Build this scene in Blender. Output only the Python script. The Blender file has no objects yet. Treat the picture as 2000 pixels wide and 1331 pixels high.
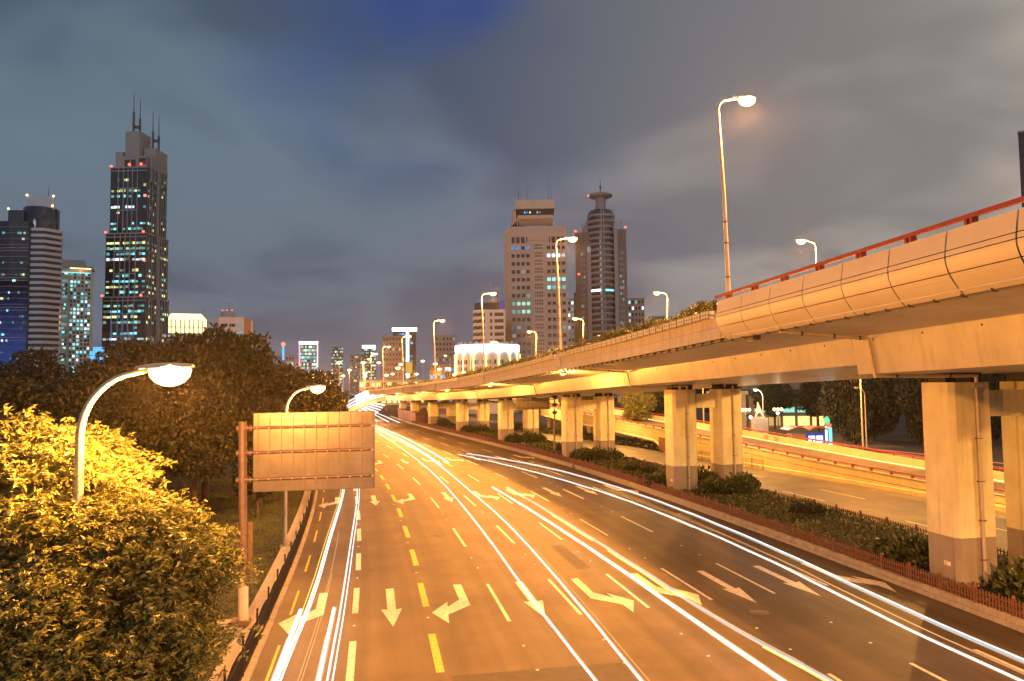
import bpy, math, random
import numpy as np
from mathutils import Vector, Matrix

random.seed(11)
RNG = np.random.default_rng(11)
sc = bpy.context.scene
col = sc.collection
rad = math.radians

# ------------------------------------------------------------------ camera
cd = bpy.data.cameras.new('camera')
cam = bpy.data.objects.new('camera', cd)
col.objects.link(cam)
cd.sensor_width = 36.0
cd.lens = 26.46
cd.clip_end = 9000
cd.clip_start = 0.2
cam.location = (0, 0, 10.0)
cam.rotation_euler = (Matrix.Rotation(rad(90 + 3.35), 4, 'X') @ Matrix.Rotation(rad(-0.7), 4, 'Z')).to_euler()
sc.camera = cam

# ------------------------------------------------------------------ colour management, render settings
sc.view_settings.view_transform = 'Standard'
sc.view_settings.look = 'None'
sc.view_settings.gamma = 1.0
sc.view_settings.use_curve_mapping = False
sc.view_settings.exposure = 2.0
sc.render.engine = 'CYCLES'
sc.cycles.use_denoising = True
sc.cycles.max_bounces = 6
sc.cycles.diffuse_bounces = 3
sc.cycles.glossy_bounces = 3
sc.cycles.transmission_bounces = 3
sc.cycles.transparent_max_bounces = 24
sc.cycles.sample_clamp_indirect = 4.0
sc.cycles.caustics_reflective = False
sc.cycles.caustics_refractive = False

# ------------------------------------------------------------------ world: dusk sky with city-lit cloud
world = bpy.data.worlds.new('World')
sc.world = world
world.use_nodes = True
NT = world.node_tree
NT.nodes.clear()
SUN_EL, SUN_ROT = 24.0, 195.0          # one low, weak light from behind the camera


def wn(t, **k):
    n = NT.nodes.new(t)
    for a, b in k.items():
        setattr(n, a, b)
    return n


def wl(a, b):
    NT.links.new(a, b)


def wmath(op, a, b=None, c=None, clamp=False):
    n = wn('ShaderNodeMath', operation=op, use_clamp=clamp)
    for i, v in enumerate((a, b, c)):
        if v is None:
            continue
        if isinstance(v, (int, float)):
            n.inputs[i].default_value = v
        else:
            wl(v, n.inputs[i])
    return n.outputs[0]


def wramp(v, lo, hi):
    n = wn('ShaderNodeMapRange', interpolation_type='SMOOTHSTEP')
    wl(v, n.inputs[0])
    n.inputs[1].default_value = lo
    n.inputs[2].default_value = hi
    return n.outputs[0]


def wmix(f, a, b):
    n = wn('ShaderNodeMix', data_type='RGBA')
    for s, v in ((n.inputs[0], f), (n.inputs[6], a), (n.inputs[7], b)):
        if isinstance(v, (int, float)):
            s.default_value = v
        elif isinstance(v, tuple):
            s.default_value = (*v, 1)
        else:
            wl(v, s)
    return n.outputs[2]


tc = wn('ShaderNodeTexCoord').outputs['Generated']
sep = wn('ShaderNodeSeparateXYZ')
wl(tc, sep.inputs[0])
dx, dy, dz = sep.outputs
den = wmath('ADD', wmath('MAXIMUM', dz, 0.0), 0.22)
cmb = wn('ShaderNodeCombineXYZ')
wl(wmath('DIVIDE', dx, den), cmb.inputs[0])
wl(wmath('DIVIDE', dy, den), cmb.inputs[1])


def wnoise(scale, detail, rough, dist, off):
    mp = wn('ShaderNodeMapping')
    wl(cmb.outputs[0], mp.inputs[0])
    mp.inputs[1].default_value = off
    n = wn('ShaderNodeTexNoise')
    wl(mp.outputs[0], n.inputs['Vector'])
    n.inputs['Scale'].default_value = scale
    n.inputs['Detail'].default_value = detail
    n.inputs['Roughness'].default_value = rough
    n.inputs['Distortion'].default_value = dist
    return n.outputs[0]


nz1 = wnoise(0.75, 3.5, 0.48, 0.35, (3.1, 1.7, 0.3))
nz2 = wnoise(1.9, 3.0, 0.45, 0.5, (8.4, 2.2, 1.3))
nz = wmath('ADD', wmath('MULTIPLY', nz1, 0.55), wmath('MULTIPLY', nz2, 0.45))
warm = wramp(dx, -0.22, 0.55)
cloud_lit = wmix(warm, (0.033, 0.047, 0.060), (0.132, 0.112, 0.092))
cloud_dim = wmix(warm, (0.0140, 0.0215, 0.0350), (0.056, 0.053, 0.051))
clouds = wmix(wramp(nz, 0.41, 0.59), cloud_dim, cloud_lit)
# haze of the city low over the horizon
low = wramp(dz, 0.30, 0.0)
clouds = wmix(wmath('MULTIPLY', low, 0.55), clouds, wmix(warm, (0.026, 0.028, 0.040), (0.044, 0.038, 0.040)))
# a gap in the cloud, where clear evening blue shows
dot = wn('ShaderNodeVectorMath', operation='DOT_PRODUCT')
wl(tc, dot.inputs[0])
hd = Vector((-0.135, 0.86, 0.50)).normalized()
dot.inputs[1].default_value = hd
gn = wmath('MULTIPLY', wmath('SUBTRACT', nz2, 0.5), 0.10)
gap = wramp(wmath('ADD', dot.outputs['Value'], gn), 0.977, 1.013)
dot2 = wn('ShaderNodeVectorMath', operation='DOT_PRODUCT')
wl(tc, dot2.inputs[0])
dot2.inputs[1].default_value = Vector((-0.05, 0.94, 0.36)).normalized()
gap2 = wramp(wmath('ADD', dot2.outputs['Value'], gn), 0.972, 1.03)
skyc = wmix(gap, clouds, (0.0035, 0.0135, 0.062))
skyc = wmix(wmath('MULTIPLY', gap2, 0.6), skyc, (0.007, 0.015, 0.040))
bg1 = wn('ShaderNodeBackground')
wl(skyc, bg1.inputs[0])
bg1.inputs[1].default_value = 1.0
st_ = wn('ShaderNodeTexSky', sky_type='NISHITA', sun_disc=False)
st_.sun_elevation = rad(SUN_EL)
st_.sun_rotation = rad(SUN_ROT)
bg2 = wn('ShaderNodeBackground')
wl(st_.outputs[0], bg2.inputs[0])
bg2.inputs[1].default_value = 0.0006
addw = wn('ShaderNodeAddShader')
wl(bg1.outputs[0], addw.inputs[0])
wl(bg2.outputs[0], addw.inputs[1])
wo = wn('ShaderNodeOutputWorld')
wl(addw.outputs[0], wo.inputs[0])

sl = bpy.data.lights.new('sun', 'SUN')
sl.energy = 0.11
sl.angle = rad(20)
sl.color = (0.86, 0.92, 1.0)
so = bpy.data.objects.new('sun', sl)
col.objects.link(so)
# rotation 195 deg: light comes from behind the camera, a little to its left
az = rad(SUN_ROT)
sdir = Vector((math.sin(az) * math.cos(rad(SUN_EL)), math.cos(az) * math.cos(rad(SUN_EL)), math.sin(rad(SUN_EL))))
so.rotation_euler = sdir.to_track_quat('Z', 'Y').to_euler()

# ------------------------------------------------------------------ road coordinates: s along, t across (t=0 is one lane line)
KS = np.array([-80, 0, 40, 70, 100, 130, 160, 200, 260, 360, 600.])
KH = np.radians(np.array([-9.1, -9.14, -10.78, -13.02, -16.41, -18.41, -18.15, -16.36, -14.09, -11.83, -11.8]))
SS = np.arange(-80, 600, 0.5)
SH = np.interp(SS, KS, KH)
SX = np.concatenate([[0], np.cumsum(np.sin(SH[:-1]) * 0.5)])
SY = np.concatenate([[0], np.cumsum(np.cos(SH[:-1]) * 0.5)])
i0 = int(np.argmin(abs(SS)))
SX = SX - SX[i0] + 5.36
SY = SY - SY[i0]


def hd_(s):
    return float(np.interp(s, SS, SH))


def W(s, t, z=0.0):
    h = float(np.interp(s, SS, SH))
    return (float(np.interp(s, SS, SX)) + t * math.cos(h), float(np.interp(s, SS, SY)) - t * math.sin(h), z)


def srange(a, b, d):
    n = max(1, int(math.ceil((b - a) / d)))
    return [a + (b - a) * i / n for i in range(n + 1)]


# ------------------------------------------------------------------ mesh builder
class MB:
    def __init__(self):
        self.v, self.f, self.sm, self.mi, self.uv = [], [], [], [], None

    def add(self, vs, fs, smooth=False, mi=0):
        b = len(self.v)
        self.v += [tuple(map(float, p)) for p in vs]
        for f in fs:
            self.f.append(tuple(i + b for i in f))
            self.sm.append(smooth)
            self.mi.append(mi)
        return self

    def hexa(self, p, mi=0):      # 4 bottom points, 4 top points
        return self.add(p, [(3, 2, 1, 0), (4, 5, 6, 7), (0, 1, 5, 4), (1, 2, 6, 5), (2, 3, 7, 6), (3, 0, 4, 7)], mi=mi)

    def box(self, x0, x1, y0, y1, z0, z1, mi=0):
        return self.hexa([(x0, y0, z0), (x1, y0, z0), (x1, y1, z0), (x0, y1, z0), (x0, y0, z1), (x1, y0, z1), (x1, y1, z1), (x0, y1, z1)], mi)

    def sbox(self, s0, s1, t0, t1, z0, z1, mi=0):   # box in road coordinates
        return self.hexa([W(s0, t0, z0), W(s0, t1, z0), W(s1, t1, z0), W(s1, t0, z0),
                          W(s0, t0, z1), W(s0, t1, z1), W(s1, t1, z1), W(s1, t0, z1)], mi)

    def tube(self, pts, r, n=8, caps=True, smooth=True, mi=0):
        pts = [Vector(p) for p in pts]
        rs = r if isinstance(r, (list, tuple)) else [r] * len(pts)
        rings = []
        ref = None
        for i, p in enumerate(pts):
            d = (pts[min(i + 1, len(pts) - 1)] - pts[max(i - 1, 0)]).normalized()
            if ref is None:
                ref = d.orthogonal().normalized()
            a = (ref - d * ref.dot(d)).normalized()
            ref = a
            b = d.cross(a)
            rings.append([p + (a * math.cos(2 * math.pi * k / n) + b * math.sin(2 * math.pi * k / n)) * rs[i] for k in range(n)])
        vs = [q for rr in rings for q in rr]
        fs = []
        for i in range(len(pts) - 1):
            for k in range(n):
                fs.append((i * n + k, i * n + (k + 1) % n, (i + 1) * n + (k + 1) % n, (i + 1) * n + k))
        self.add(vs, fs, smooth, mi)
        if caps:
            self.add(rings[0], [tuple(range(n - 1, -1, -1))], False, mi)
            self.add(rings[-1], [tuple(range(n))], False, mi)
        return self

    def lathe(self, prof, n=16, c=(0, 0, 0), smooth=True, a0=0.0, a1=2 * math.pi, mi=0):
        full = abs(a1 - a0 - 2 * math.pi) < 1e-6
        m = n if full else n + 1
        vs = []
        for r, z in prof:
            for k in range(m):
                a = a0 + (a1 - a0) * k / n
                vs.append((c[0] + r * math.cos(a), c[1] + r * math.sin(a), c[2] + z))
        fs = []
        for i in range(len(prof) - 1):
            for k in range(n):
                k2 = (k + 1) % m
                fs.append((i * m + k, i * m + k2, (i + 1) * m + k2, (i + 1) * m + k))
        return self.add(vs, fs, smooth, mi)

    def sweep(self, prof, ss, closed=True, caps=True, smooth=False, mi=0):
        """prof(s) -> list of (t, z); swept along the road."""
        rows = [[W(s, t, z) for t, z in prof(s)] for s in ss]
        n = len(rows[0])
        vs = [p for r in rows for p in r]
        fs = []
        m = n if closed else n - 1
        for i in range(len(rows) - 1):
            for k in range(m):
                k2 = (k + 1) % n
                fs.append((i * n + k, i * n + k2, (i + 1) * n + k2, (i + 1) * n + k))
        self.add(vs, fs, smooth, mi)
        if closed and caps:
            self.add(rows[0], [tuple(range(n - 1, -1, -1))], False, mi)
            self.add(rows[-1], [tuple(range(n))], False, mi)
        return self

    def poly(self, pts, mi=0):
        return self.add(pts, [tuple(range(len(pts)))], mi=mi)

    def prism(self, poly, z0, z1, mi=0):
        n = len(poly)
        vs = [(x, y, z0) for x, y in poly] + [(x, y, z1) for x, y in poly]
        fs = [tuple(range(n - 1, -1, -1)), tuple(range(n, 2 * n))]
        fs += [(k, (k + 1) % n, n + (k + 1) % n, n + k) for k in range(n)]
        return self.add(vs, fs, mi=mi)

    def mesh(self, name, mats, off=(0, 0, 0)):
        me = bpy.data.meshes.new(name)
        ox, oy, oz = off
        me.from_pydata([(x - ox, y - oy, z - oz) for x, y, z in self.v], [], self.f)
        me.polygons.foreach_set('use_smooth', self.sm)
        for m in (mats if isinstance(mats, (list, tuple)) else [mats]):
            me.materials.append(m)
        if any(self.mi):
            me.polygons.foreach_set('material_index', self.mi)
        return me

    def build(self, name, mats, parent=None, world=True):
        """world=True: coordinates are world ones; the parent must be unrotated."""
        off = parent_loc(parent) if (parent is not None and world) else (0, 0, 0)
        o = bpy.data.objects.new(name, self.mesh(name, mats, off))
        col.objects.link(o)
        o.parent = parent
        return o


def parent_loc(p):
    v = Vector((0, 0, 0))
    while p is not None:
        v = v + Vector(p.location)
        p = p.parent
    return v


def np_mesh(name, V, F, mat_):
    me = bpy.data.meshes.new(name)
    k = F.shape[1]
    me.vertices.add(len(V))
    me.vertices.foreach_set('co', np.ascontiguousarray(V, dtype=np.float32).ravel())
    me.loops.add(F.size)
    me.loops.foreach_set('vertex_index', np.ascontiguousarray(F, dtype=np.int32).ravel())
    me.polygons.add(len(F))
    me.polygons.foreach_set('loop_start', np.arange(0, F.size, k, dtype=np.int32))
    me.polygons.foreach_set('loop_total', np.full(len(F), k, dtype=np.int32))
    me.update(calc_edges=True)
    me.materials.append(mat_)
    return me


def link_mesh(name, me, parent=None, loc=(0, 0, 0), rotz=0.0, scale=(1, 1, 1)):
    o = bpy.data.objects.new(name, me)
    col.objects.link(o)
    o.parent = parent
    o.location = loc
    o.rotation_euler = (0, 0, rotz)
    o.scale = scale
    return o


def tag(o, label=None, cat=None, group=None, kind=None):
    if label:
        o['label'] = label
    if cat:
        o['category'] = cat
    if group:
        o['group'] = group
    if kind:
        o['kind'] = kind
    return o


def thing(name, label, cat, loc=(0, 0, 0), rotz=0.0, group=None):
    o = bpy.data.objects.new(name, None)
    o.empty_display_size = 0.3
    col.objects.link(o)
    o.location = loc
    o.rotation_euler = (0, 0, rotz)
    return tag(o, label, cat, group)


def copy_tree(o, parent=None):
    c = o.copy()
    col.objects.link(c)
    c.parent = parent
    for ch in list(o.children):
        copy_tree(ch, c)
    return c


# ------------------------------------------------------------------ materials
def mat(name, c, rough=0.65, var=0.18, scale=1.5, bump=0.0, bscale=30.0, metal=0.0, c2=None, streak=0.0, spec=0.5, detail=5.0):
    m = bpy.data.materials.new(name)
    m.use_nodes = True
    nt = m.node_tree
    bs = nt.nodes['Principled BSDF']
    bs.inputs['Roughness'].default_value = rough
    bs.inputs['Metallic'].default_value = metal
    bs.inputs['Specular IOR Level'].default_value = spec
    g = nt.nodes.new('ShaderNodeNewGeometry')
    pos = g.outputs['Position']
    n1 = nt.nodes.new('ShaderNodeTexNoise')
    nt.links.new(pos, n1.inputs['Vector'])
    n1.inputs['Scale'].default_value = scale
    n1.inputs['Detail'].default_value = detail
    n1.inputs['Roughness'].default_value = 0.62
    rp = nt.nodes.new('ShaderNodeMapRange')
    nt.links.new(n1.outputs[0], rp.inputs[0])
    rp.inputs[1].default_value = 0.3
    rp.inputs[2].default_value = 0.7
    mx = nt.nodes.new('ShaderNodeMix')
    mx.data_type = 'RGBA'
    nt.links.new(rp.outputs[0], mx.inputs[0])
    lo = tuple(x * (1 - var) for x in c)
    hi = c2 if c2 else tuple(min(1, x * (1 + var)) for x in c)
    mx.inputs[6].default_value = (*lo, 1)
    mx.inputs[7].default_value = (*hi, 1)
    outc = mx.outputs[2]
    if streak > 0:              # rain streaks: noise stretched downwards
        mp = nt.nodes.new('ShaderNodeMapping')
        nt.links.new(pos, mp.inputs[0])
        mp.inputs[3].default_value = (3.2, 3.2, 0.22)
        n2 = nt.nodes.new('ShaderNodeTexNoise')
        nt.links.new(mp.outputs[0], n2.inputs['Vector'])
        n2.inputs['Scale'].default_value = 1.0
        n2.inputs['Detail'].default_value = 4.0
        r2 = nt.nodes.new('ShaderNodeMapRange')
        nt.links.new(n2.outputs[0], r2.inputs[0])
        r2.inputs[1].default_value = 0.52
        r2.inputs[2].default_value = 0.78
        r2.inputs[4].default_value = streak
        m2 = nt.nodes.new('ShaderNodeMix')
        m2.data_type = 'RGBA'
        nt.links.new(r2.outputs[0], m2.inputs[0])
        nt.links.new(outc, m2.inputs[6])
        m2.inputs[7].default_value = (c[0] * 0.35, c[1] * 0.32, c[2] * 0.28, 1)
        outc = m2.outputs[2]
    nt.links.new(outc, bs.inputs['Base Color'])
    if bump > 0:
        n3 = nt.nodes.new('ShaderNodeTexNoise')
        nt.links.new(pos, n3.inputs['Vector'])
        n3.inputs['Scale'].default_value = bscale
        n3.inputs['Detail'].default_value = 3.0
        bp = nt.nodes.new('ShaderNodeBump')
        bp.inputs['Strength'].default_value = bump
        bp.inputs['Distance'].default_value = 0.02
        nt.links.new(n3.outputs[0], bp.inputs['Height'])
        nt.links.new(bp.outputs[0], bs.inputs['Normal'])
    return m


def emit(name, c, strength, sampled=False):
    m = bpy.data.materials.new(name)
    m.use_nodes = True
    nt = m.node_tree
    nt.nodes.clear()
    e = nt.nodes.new('ShaderNodeEmission')
    e.inputs[0].default_value = (*c, 1)
    e.inputs[1].default_value = strength
    o = nt.nodes.new('ShaderNodeOutputMaterial')
    nt.links.new(e.outputs[0], o.inputs[0])
    if not sampled:
        m.cycles.emission_sampling = 'NONE'
    return m


def streak_mat(name, c, strength, sampled=False):
    """light hanging in the air: it glows and lets other light through"""
    m = emit(name, c, strength, sampled)
    nt = m.node_tree
    tr = nt.nodes.new('ShaderNodeBsdfTransparent')
    ad = nt.nodes.new('ShaderNodeAddShader')
    nt.links.new(nt.nodes['Emission'].outputs[0], ad.inputs[0])
    nt.links.new(tr.outputs[0], ad.inputs[1])
    nt.links.new(ad.outputs[0], nt.nodes['Material Output'].inputs[0])
    return m


def leafmat(name, c, c2, trans=0.35, rough=0.45):
    m = bpy.data.materials.new(name)
    m.use_nodes = True
    nt = m.node_tree
    bs = nt.nodes['Principled BSDF']
    bs.inputs['Roughness'].default_value = rough
    g = nt.nodes.new('ShaderNodeNewGeometry')
    mx = nt.nodes.new('ShaderNodeMix')
    mx.data_type = 'RGBA'
    nt.links.new(g.outputs['Random Per Island'], mx.inputs[0])
    mx.inputs[6].default_value = (*c, 1)
    mx.inputs[7].default_value = (*c2, 1)
    nt.links.new(mx.outputs[2], bs.inputs['Base Color'])
    tr = nt.nodes.new('ShaderNodeBsdfTranslucent')
    nt.links.new(mx.outputs[2], tr.inputs[0])
    ms = nt.nodes.new('ShaderNodeMixShader')
    ms.inputs[0].default_value = trans
    nt.links.new(bs.outputs[0], ms.inputs[1])
    nt.links.new(tr.outputs[0], ms.inputs[2])
    nt.links.new(ms.outputs[0], nt.nodes['Material Output'].inputs[0])
    return m


M = {}


def asphalt(name, c, c2, wheel):
    """Asphalt with grain, broad worn patches and faint wheel lanes; UV holds (t, s) in metres."""
    m = mat(name, c, rough=0.62, var=0.3, scale=0.35, bump=0.35, bscale=55.0, c2=c2, spec=0.45)
    nt = m.node_tree
    bs = nt.nodes['Principled BSDF']
    src = bs.inputs['Base Color'].links[0].from_socket
    uv = nt.nodes.new('ShaderNodeUVMap')
    mp = nt.nodes.new('ShaderNodeMapping')
    nt.links.new(uv.outputs[0], mp.inputs[0])
    mp.inputs[3].default_value = (1.1, 0.02, 1)
    n = nt.nodes.new('ShaderNodeTexNoise')
    nt.links.new(mp.outputs[0], n.inputs['Vector'])
    n.inputs['Scale'].default_value = 1.0
    n.inputs['Detail'].default_value = 4.0
    r = nt.nodes.new('ShaderNodeMapRange')
    nt.links.new(n.outputs[0], r.inputs[0])
    r.inputs[1].default_value = 0.35
    r.inputs[2].default_value = 0.68
    r.inputs[3].default_value = 1.0 - wheel
    r.inputs[4].default_value = 1.0 + wheel
    # fine aggregate speckle
    g = nt.nodes.new('ShaderNodeNewGeometry')
    nf = nt.nodes.new('ShaderNodeTexNoise')
    nt.links.new(g.outputs['Position'], nf.inputs['Vector'])
    nf.inputs['Scale'].default_value = 26.0
    nf.inputs['Detail'].default_value = 6.0
    nf.inputs['Roughness'].default_value = 0.75
    rf = nt.nodes.new('ShaderNodeMapRange')
    nt.links.new(nf.outputs[0], rf.inputs[0])
    rf.inputs[1].default_value = 0.3
    rf.inputs[2].default_value = 0.7
    rf.inputs[3].default_value = 0.55
    rf.inputs[4].default_value = 1.45
    mu = nt.nodes.new('ShaderNodeMath')
    mu.operation = 'MULTIPLY'
    nt.links.new(r.outputs[0], mu.inputs[0])
    nt.links.new(rf.outputs[0], mu.inputs[1])
    mx = nt.nodes.new('ShaderNodeVectorMath')
    mx.operation = 'SCALE'
    nt.links.new(src, mx.inputs[0])
    nt.links.new(mu.outputs[0], mx.inputs['Scale'])
    nt.links.new(mx.outputs[0], bs.inputs['Base Color'])
    return m


M['asphalt'] = asphalt('asphalt', (0.046, 0.036, 0.030), (0.078, 0.060, 0.050), 0.38)
M['asphalt_side'] = asphalt('side_asphalt', (0.12, 0.112, 0.095), (0.155, 0.145, 0.125), 0.08)
M['asphalt_dark'] = mat('street_asphalt', (0.04, 0.04, 0.04), 0.7, 0.2, 0.6)
M['ground'] = mat('ground_soil', (0.045, 0.042, 0.036), 0.9, 0.3, 0.2)
M['white'] = mat('marking_white', (0.56, 0.54, 0.50), 0.6, 0.36, 4.5, bump=0.15, bscale=60)
M['yellow'] = mat('marking_yellow', (0.58, 0.41, 0.06), 0.6, 0.34, 4.5, bump=0.15, bscale=60)
M['concrete'] = mat('concrete', (0.40, 0.38, 0.34), 0.75, 0.13, 0.8, bump=0.1, bscale=18, streak=0.45)
M['soffit'] = mat('painted_concrete', (0.46, 0.455, 0.45), 0.40, 0.15, 0.5, streak=0.34)
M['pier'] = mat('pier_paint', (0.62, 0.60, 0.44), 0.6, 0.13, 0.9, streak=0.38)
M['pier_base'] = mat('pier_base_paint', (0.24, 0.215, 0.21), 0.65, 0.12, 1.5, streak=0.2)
M['clad'] = mat('cladding_metal', (0.52, 0.49, 0.40), 0.5, 0.06, 0.6, metal=0.15)
M['red'] = mat('red_paint', (0.21, 0.032, 0.024), 0.45, 0.15, 2.0)
M['pole'] = mat('pole_paint', (0.42, 0.39, 0.36), 0.45, 0.12, 2.0, metal=0.2)
M['pole_dark'] = mat('pole_dark', (0.07, 0.06, 0.055), 0.5, 0.2, 2.0, metal=0.3)
M['pole_white'] = mat('pole_white', (0.55, 0.5, 0.48), 0.5, 0.12, 3.0)
M['signback'] = mat('sign_aluminium', (0.17, 0.165, 0.18), 0.30, 0.20, 1.2, metal=0.35, streak=0.22)
M['rust'] = mat('sign_frame', (0.19, 0.135, 0.125), 0.55, 0.2, 4.0, metal=0.3)
M['iron'] = mat('black_iron', (0.018, 0.016, 0.016), 0.45, 0.2, 4.0, metal=0.4)
M['picket'] = mat('picket_paint', (0.13, 0.052, 0.036), 0.6, 0.22, 3.0)
M['kerb'] = mat('kerb_stone', (0.27, 0.25, 0.22), 0.8, 0.22, 2.2, bump=0.25, bscale=25, streak=0.2)
M['coping'] = mat('coping_stone', (0.36, 0.33, 0.29), 0.8, 0.15, 1.5, bump=0.15, bscale=25)
M['soil'] = mat('planter_soil', (0.03, 0.026, 0.02), 0.95, 0.3, 3.0)
M['grass'] = mat('lawn_grass', (0.030, 0.045, 0.014), 0.9, 0.45, 0.9, bump=0.9, bscale=22, c2=(0.062, 0.075, 0.024))
M['bark'] = mat('bark', (0.07, 0.05, 0.035), 0.9, 0.3, 4.0, bump=0.5, bscale=14)
M['leaf_near'] = leafmat('leaf_glossy', (0.085, 0.110, 0.030), (0.26, 0.28, 0.12), 0.28, 0.36)
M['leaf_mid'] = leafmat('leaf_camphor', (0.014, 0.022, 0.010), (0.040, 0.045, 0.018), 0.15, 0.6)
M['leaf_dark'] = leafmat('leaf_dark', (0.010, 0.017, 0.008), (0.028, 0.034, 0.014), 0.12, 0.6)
M['leaf_yel'] = leafmat('leaf_pale', (0.09, 0.10, 0.03), (0.15, 0.15, 0.05), 0.3)  # lamplight on the two yellow crowns is put into this paler colour
M['cover'] = leafmat('ground_cover', (0.030, 0.040, 0.014), (0.075, 0.080, 0.03), 0.2)
M['shrub'] = leafmat('shrub_leaf', (0.032, 0.050, 0.014), (0.085, 0.10, 0.03), 0.2, 0.4)
M['box'] = mat('flower_box_white', (0.52, 0.50, 0.46), 0.6, 0.1, 4.0)
M['boxline'] = mat('flower_box_frame', (0.10, 0.13, 0.16), 0.5, 0.1, 4.0)
M['dark'] = mat('dark_steel', (0.03, 0.028, 0.026), 0.5, 0.2, 3.0)
M['bearing'] = mat('bearing_rubber', (0.02, 0.018, 0.018), 0.7, 0.2, 3.0)
M['rampwall'] = mat('ramp_wall_paint', (0.46, 0.41, 0.27), 0.6, 0.1, 0.7, streak=0.25)
M['hoarding'] = mat('hoarding_brown', (0.16, 0.08, 0.05), 0.6, 0.25, 2.0)
M['statue'] = mat('statue_stone', (0.5, 0.5, 0.48), 0.7, 0.1, 4.0)
M['parkstone'] = mat('park_stone', (0.20, 0.19, 0.17), 0.8, 0.15, 0.6)
SOD = (1.0, 0.345, 0.048)        # high-pressure sodium
M['sodium'] = emit('sodium_lens', (1.0, 0.62, 0.18), 2.2)
M['white_lamp'] = emit('white_lens', (0.75, 1.0, 1.0), 4.0)
M['green_lamp'] = emit('green_lens', (0.75, 1.0, 0.55), 4.0)
M['trail_white'] = streak_mat('headlight_streak', (0.93, 0.97, 1.0), 0.20, True)
M['trail_blue'] = streak_mat('cool_headlight_streak', (0.62, 0.86, 1.0), 0.075, True)
M['trail_dim'] = streak_mat('dim_headlight_streak', (1.0, 0.72, 0.40), 0.05)
M['trail_yellow'] = streak_mat('indicator_streak', (1.0, 0.60, 0.05), 0.25)
M['trail_thin'] = streak_mat('thin_light_streak', (1.0, 0.55, 0.22), 0.10)
M['trail_red'] = streak_mat('tail_light_streak', (1.0, 0.07, 0.03), 0.12)
M['obst'] = emit('red_beacon', (1.0, 0.06, 0.03), 2.0)
LIT = {k: emit('window_' + k, c, s * 2.3) for k, c, s in (
    ('cyan', (0.22, 0.80, 0.88), 0.16), ('yellow', (0.80, 0.82, 0.34), 0.17), ('white', (0.75, 0.95, 0.95), 0.18),
    ('green', (0.35, 0.80, 0.62), 0.12), ('blue', (0.10, 0.45, 0.95), 0.16), ('amber', (1.0, 0.62, 0.2), 0.2),
    ('dim', (0.35, 0.62, 0.62), 0.05), ('gold', (1.0, 0.66, 0.22), 0.45), ('bright', (0.85, 0.95, 1.0), 0.55))}

# ================================================================== THE SETTING
def structure(name, mb, m, parent=None):
    o = mb.build(name, m, parent)
    if parent is None:
        o['kind'] = 'structure'
    return o


def ribbon(t0, t1, z, s0, s1, ds=4.0, nt=1, uv=False, name='ribbon', m=None, zf=None):
    ss = srange(s0, s1, ds)
    f0 = t0 if callable(t0) else (lambda s: t0)
    f1 = t1 if callable(t1) else (lambda s: t1)
    V, UV = [], []
    for s in ss:
        for k in range(nt + 1):
            t = f0(s) + (f1(s) - f0(s)) * k / nt
            V.append(W(s, t, z if zf is None else zf(s, t)))
            UV.append((t, s))
    F = []
    n = nt + 1
    for i in range(len(ss) - 1):
        for k in range(nt):
            F.append((i * n + k, i * n + k + 1, (i + 1) * n + k + 1, (i + 1) * n + k))
    me = bpy.data.meshes.new(name)
    me.from_pydata(V, [], F)
    if uv:
        ul = me.uv_layers.new(name='UVMap')
        vi = np.zeros(len(me.loops), dtype=np.int32)
        me.loops.foreach_get('vertex_index', vi)
        ul.data.foreach_set('uv', np.array(UV, dtype=np.float32)[vi].ravel())
    me.materials.append(m)
    o = bpy.data.objects.new(name, me)
    col.objects.link(o)
    o['kind'] = 'structure'
    return o


g = MB().poly([(-1400, -200, -0.08), (1400, -200, -0.08), (1400, 1800, -0.08), (-1400, 1800, -0.08)]).build('ground', M['ground'])
g['kind'] = 'structure'
road = ribbon(-9.8, 19.5, 0.0, -60, 420, 3.0, 8, True, 'road', M['asphalt'])
side_road = ribbon(28.3, 43.0, 0.0, -60, 260, 3.0, 3, True, 'side_road', M['asphalt_side'])
outer_street = ribbon(47.0, 80.0, 0.0, 0, 260, 5.0, 3, True, 'outer_street', M['asphalt_dark'])


# thin city haze: one closed box round the camera and everything built
vm = bpy.data.materials.new('haze_air')
vm.use_nodes = True
vm.node_tree.nodes.clear()
pv_ = vm.node_tree.nodes.new('ShaderNodeVolumePrincipled')
ov = vm.node_tree.nodes.new('ShaderNodeOutputMaterial')
pv_.inputs['Color'].default_value = (0.92, 0.90, 0.88, 1)
pv_.inputs['Density'].default_value = 0.00008
pv_.inputs['Anisotropy'].default_value = 0.72
vm.node_tree.links.new(pv_.outputs[0], ov.inputs['Volume'])
hz_ = MB().box(-1500, 1500, -300, 1900, -1.2, 226).build('haze', vm)
hz_['kind'] = 'stuff'
tag(hz_, 'thin warm city haze over the road and the skyline', 'haze')


def lawn_z(s, t):
    d = max(0.0, -11.0 - t)
    return 0.40 + 0.10 * math.sin(s * 0.21 + t * 0.3) * min(1, d / 4) + 0.012 * d


lawn = ribbon(-90.0, -10.9, 0.4, -40, 260, 3.0, 26, False, 'lawn', M['grass'], zf=lawn_z)

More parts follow.
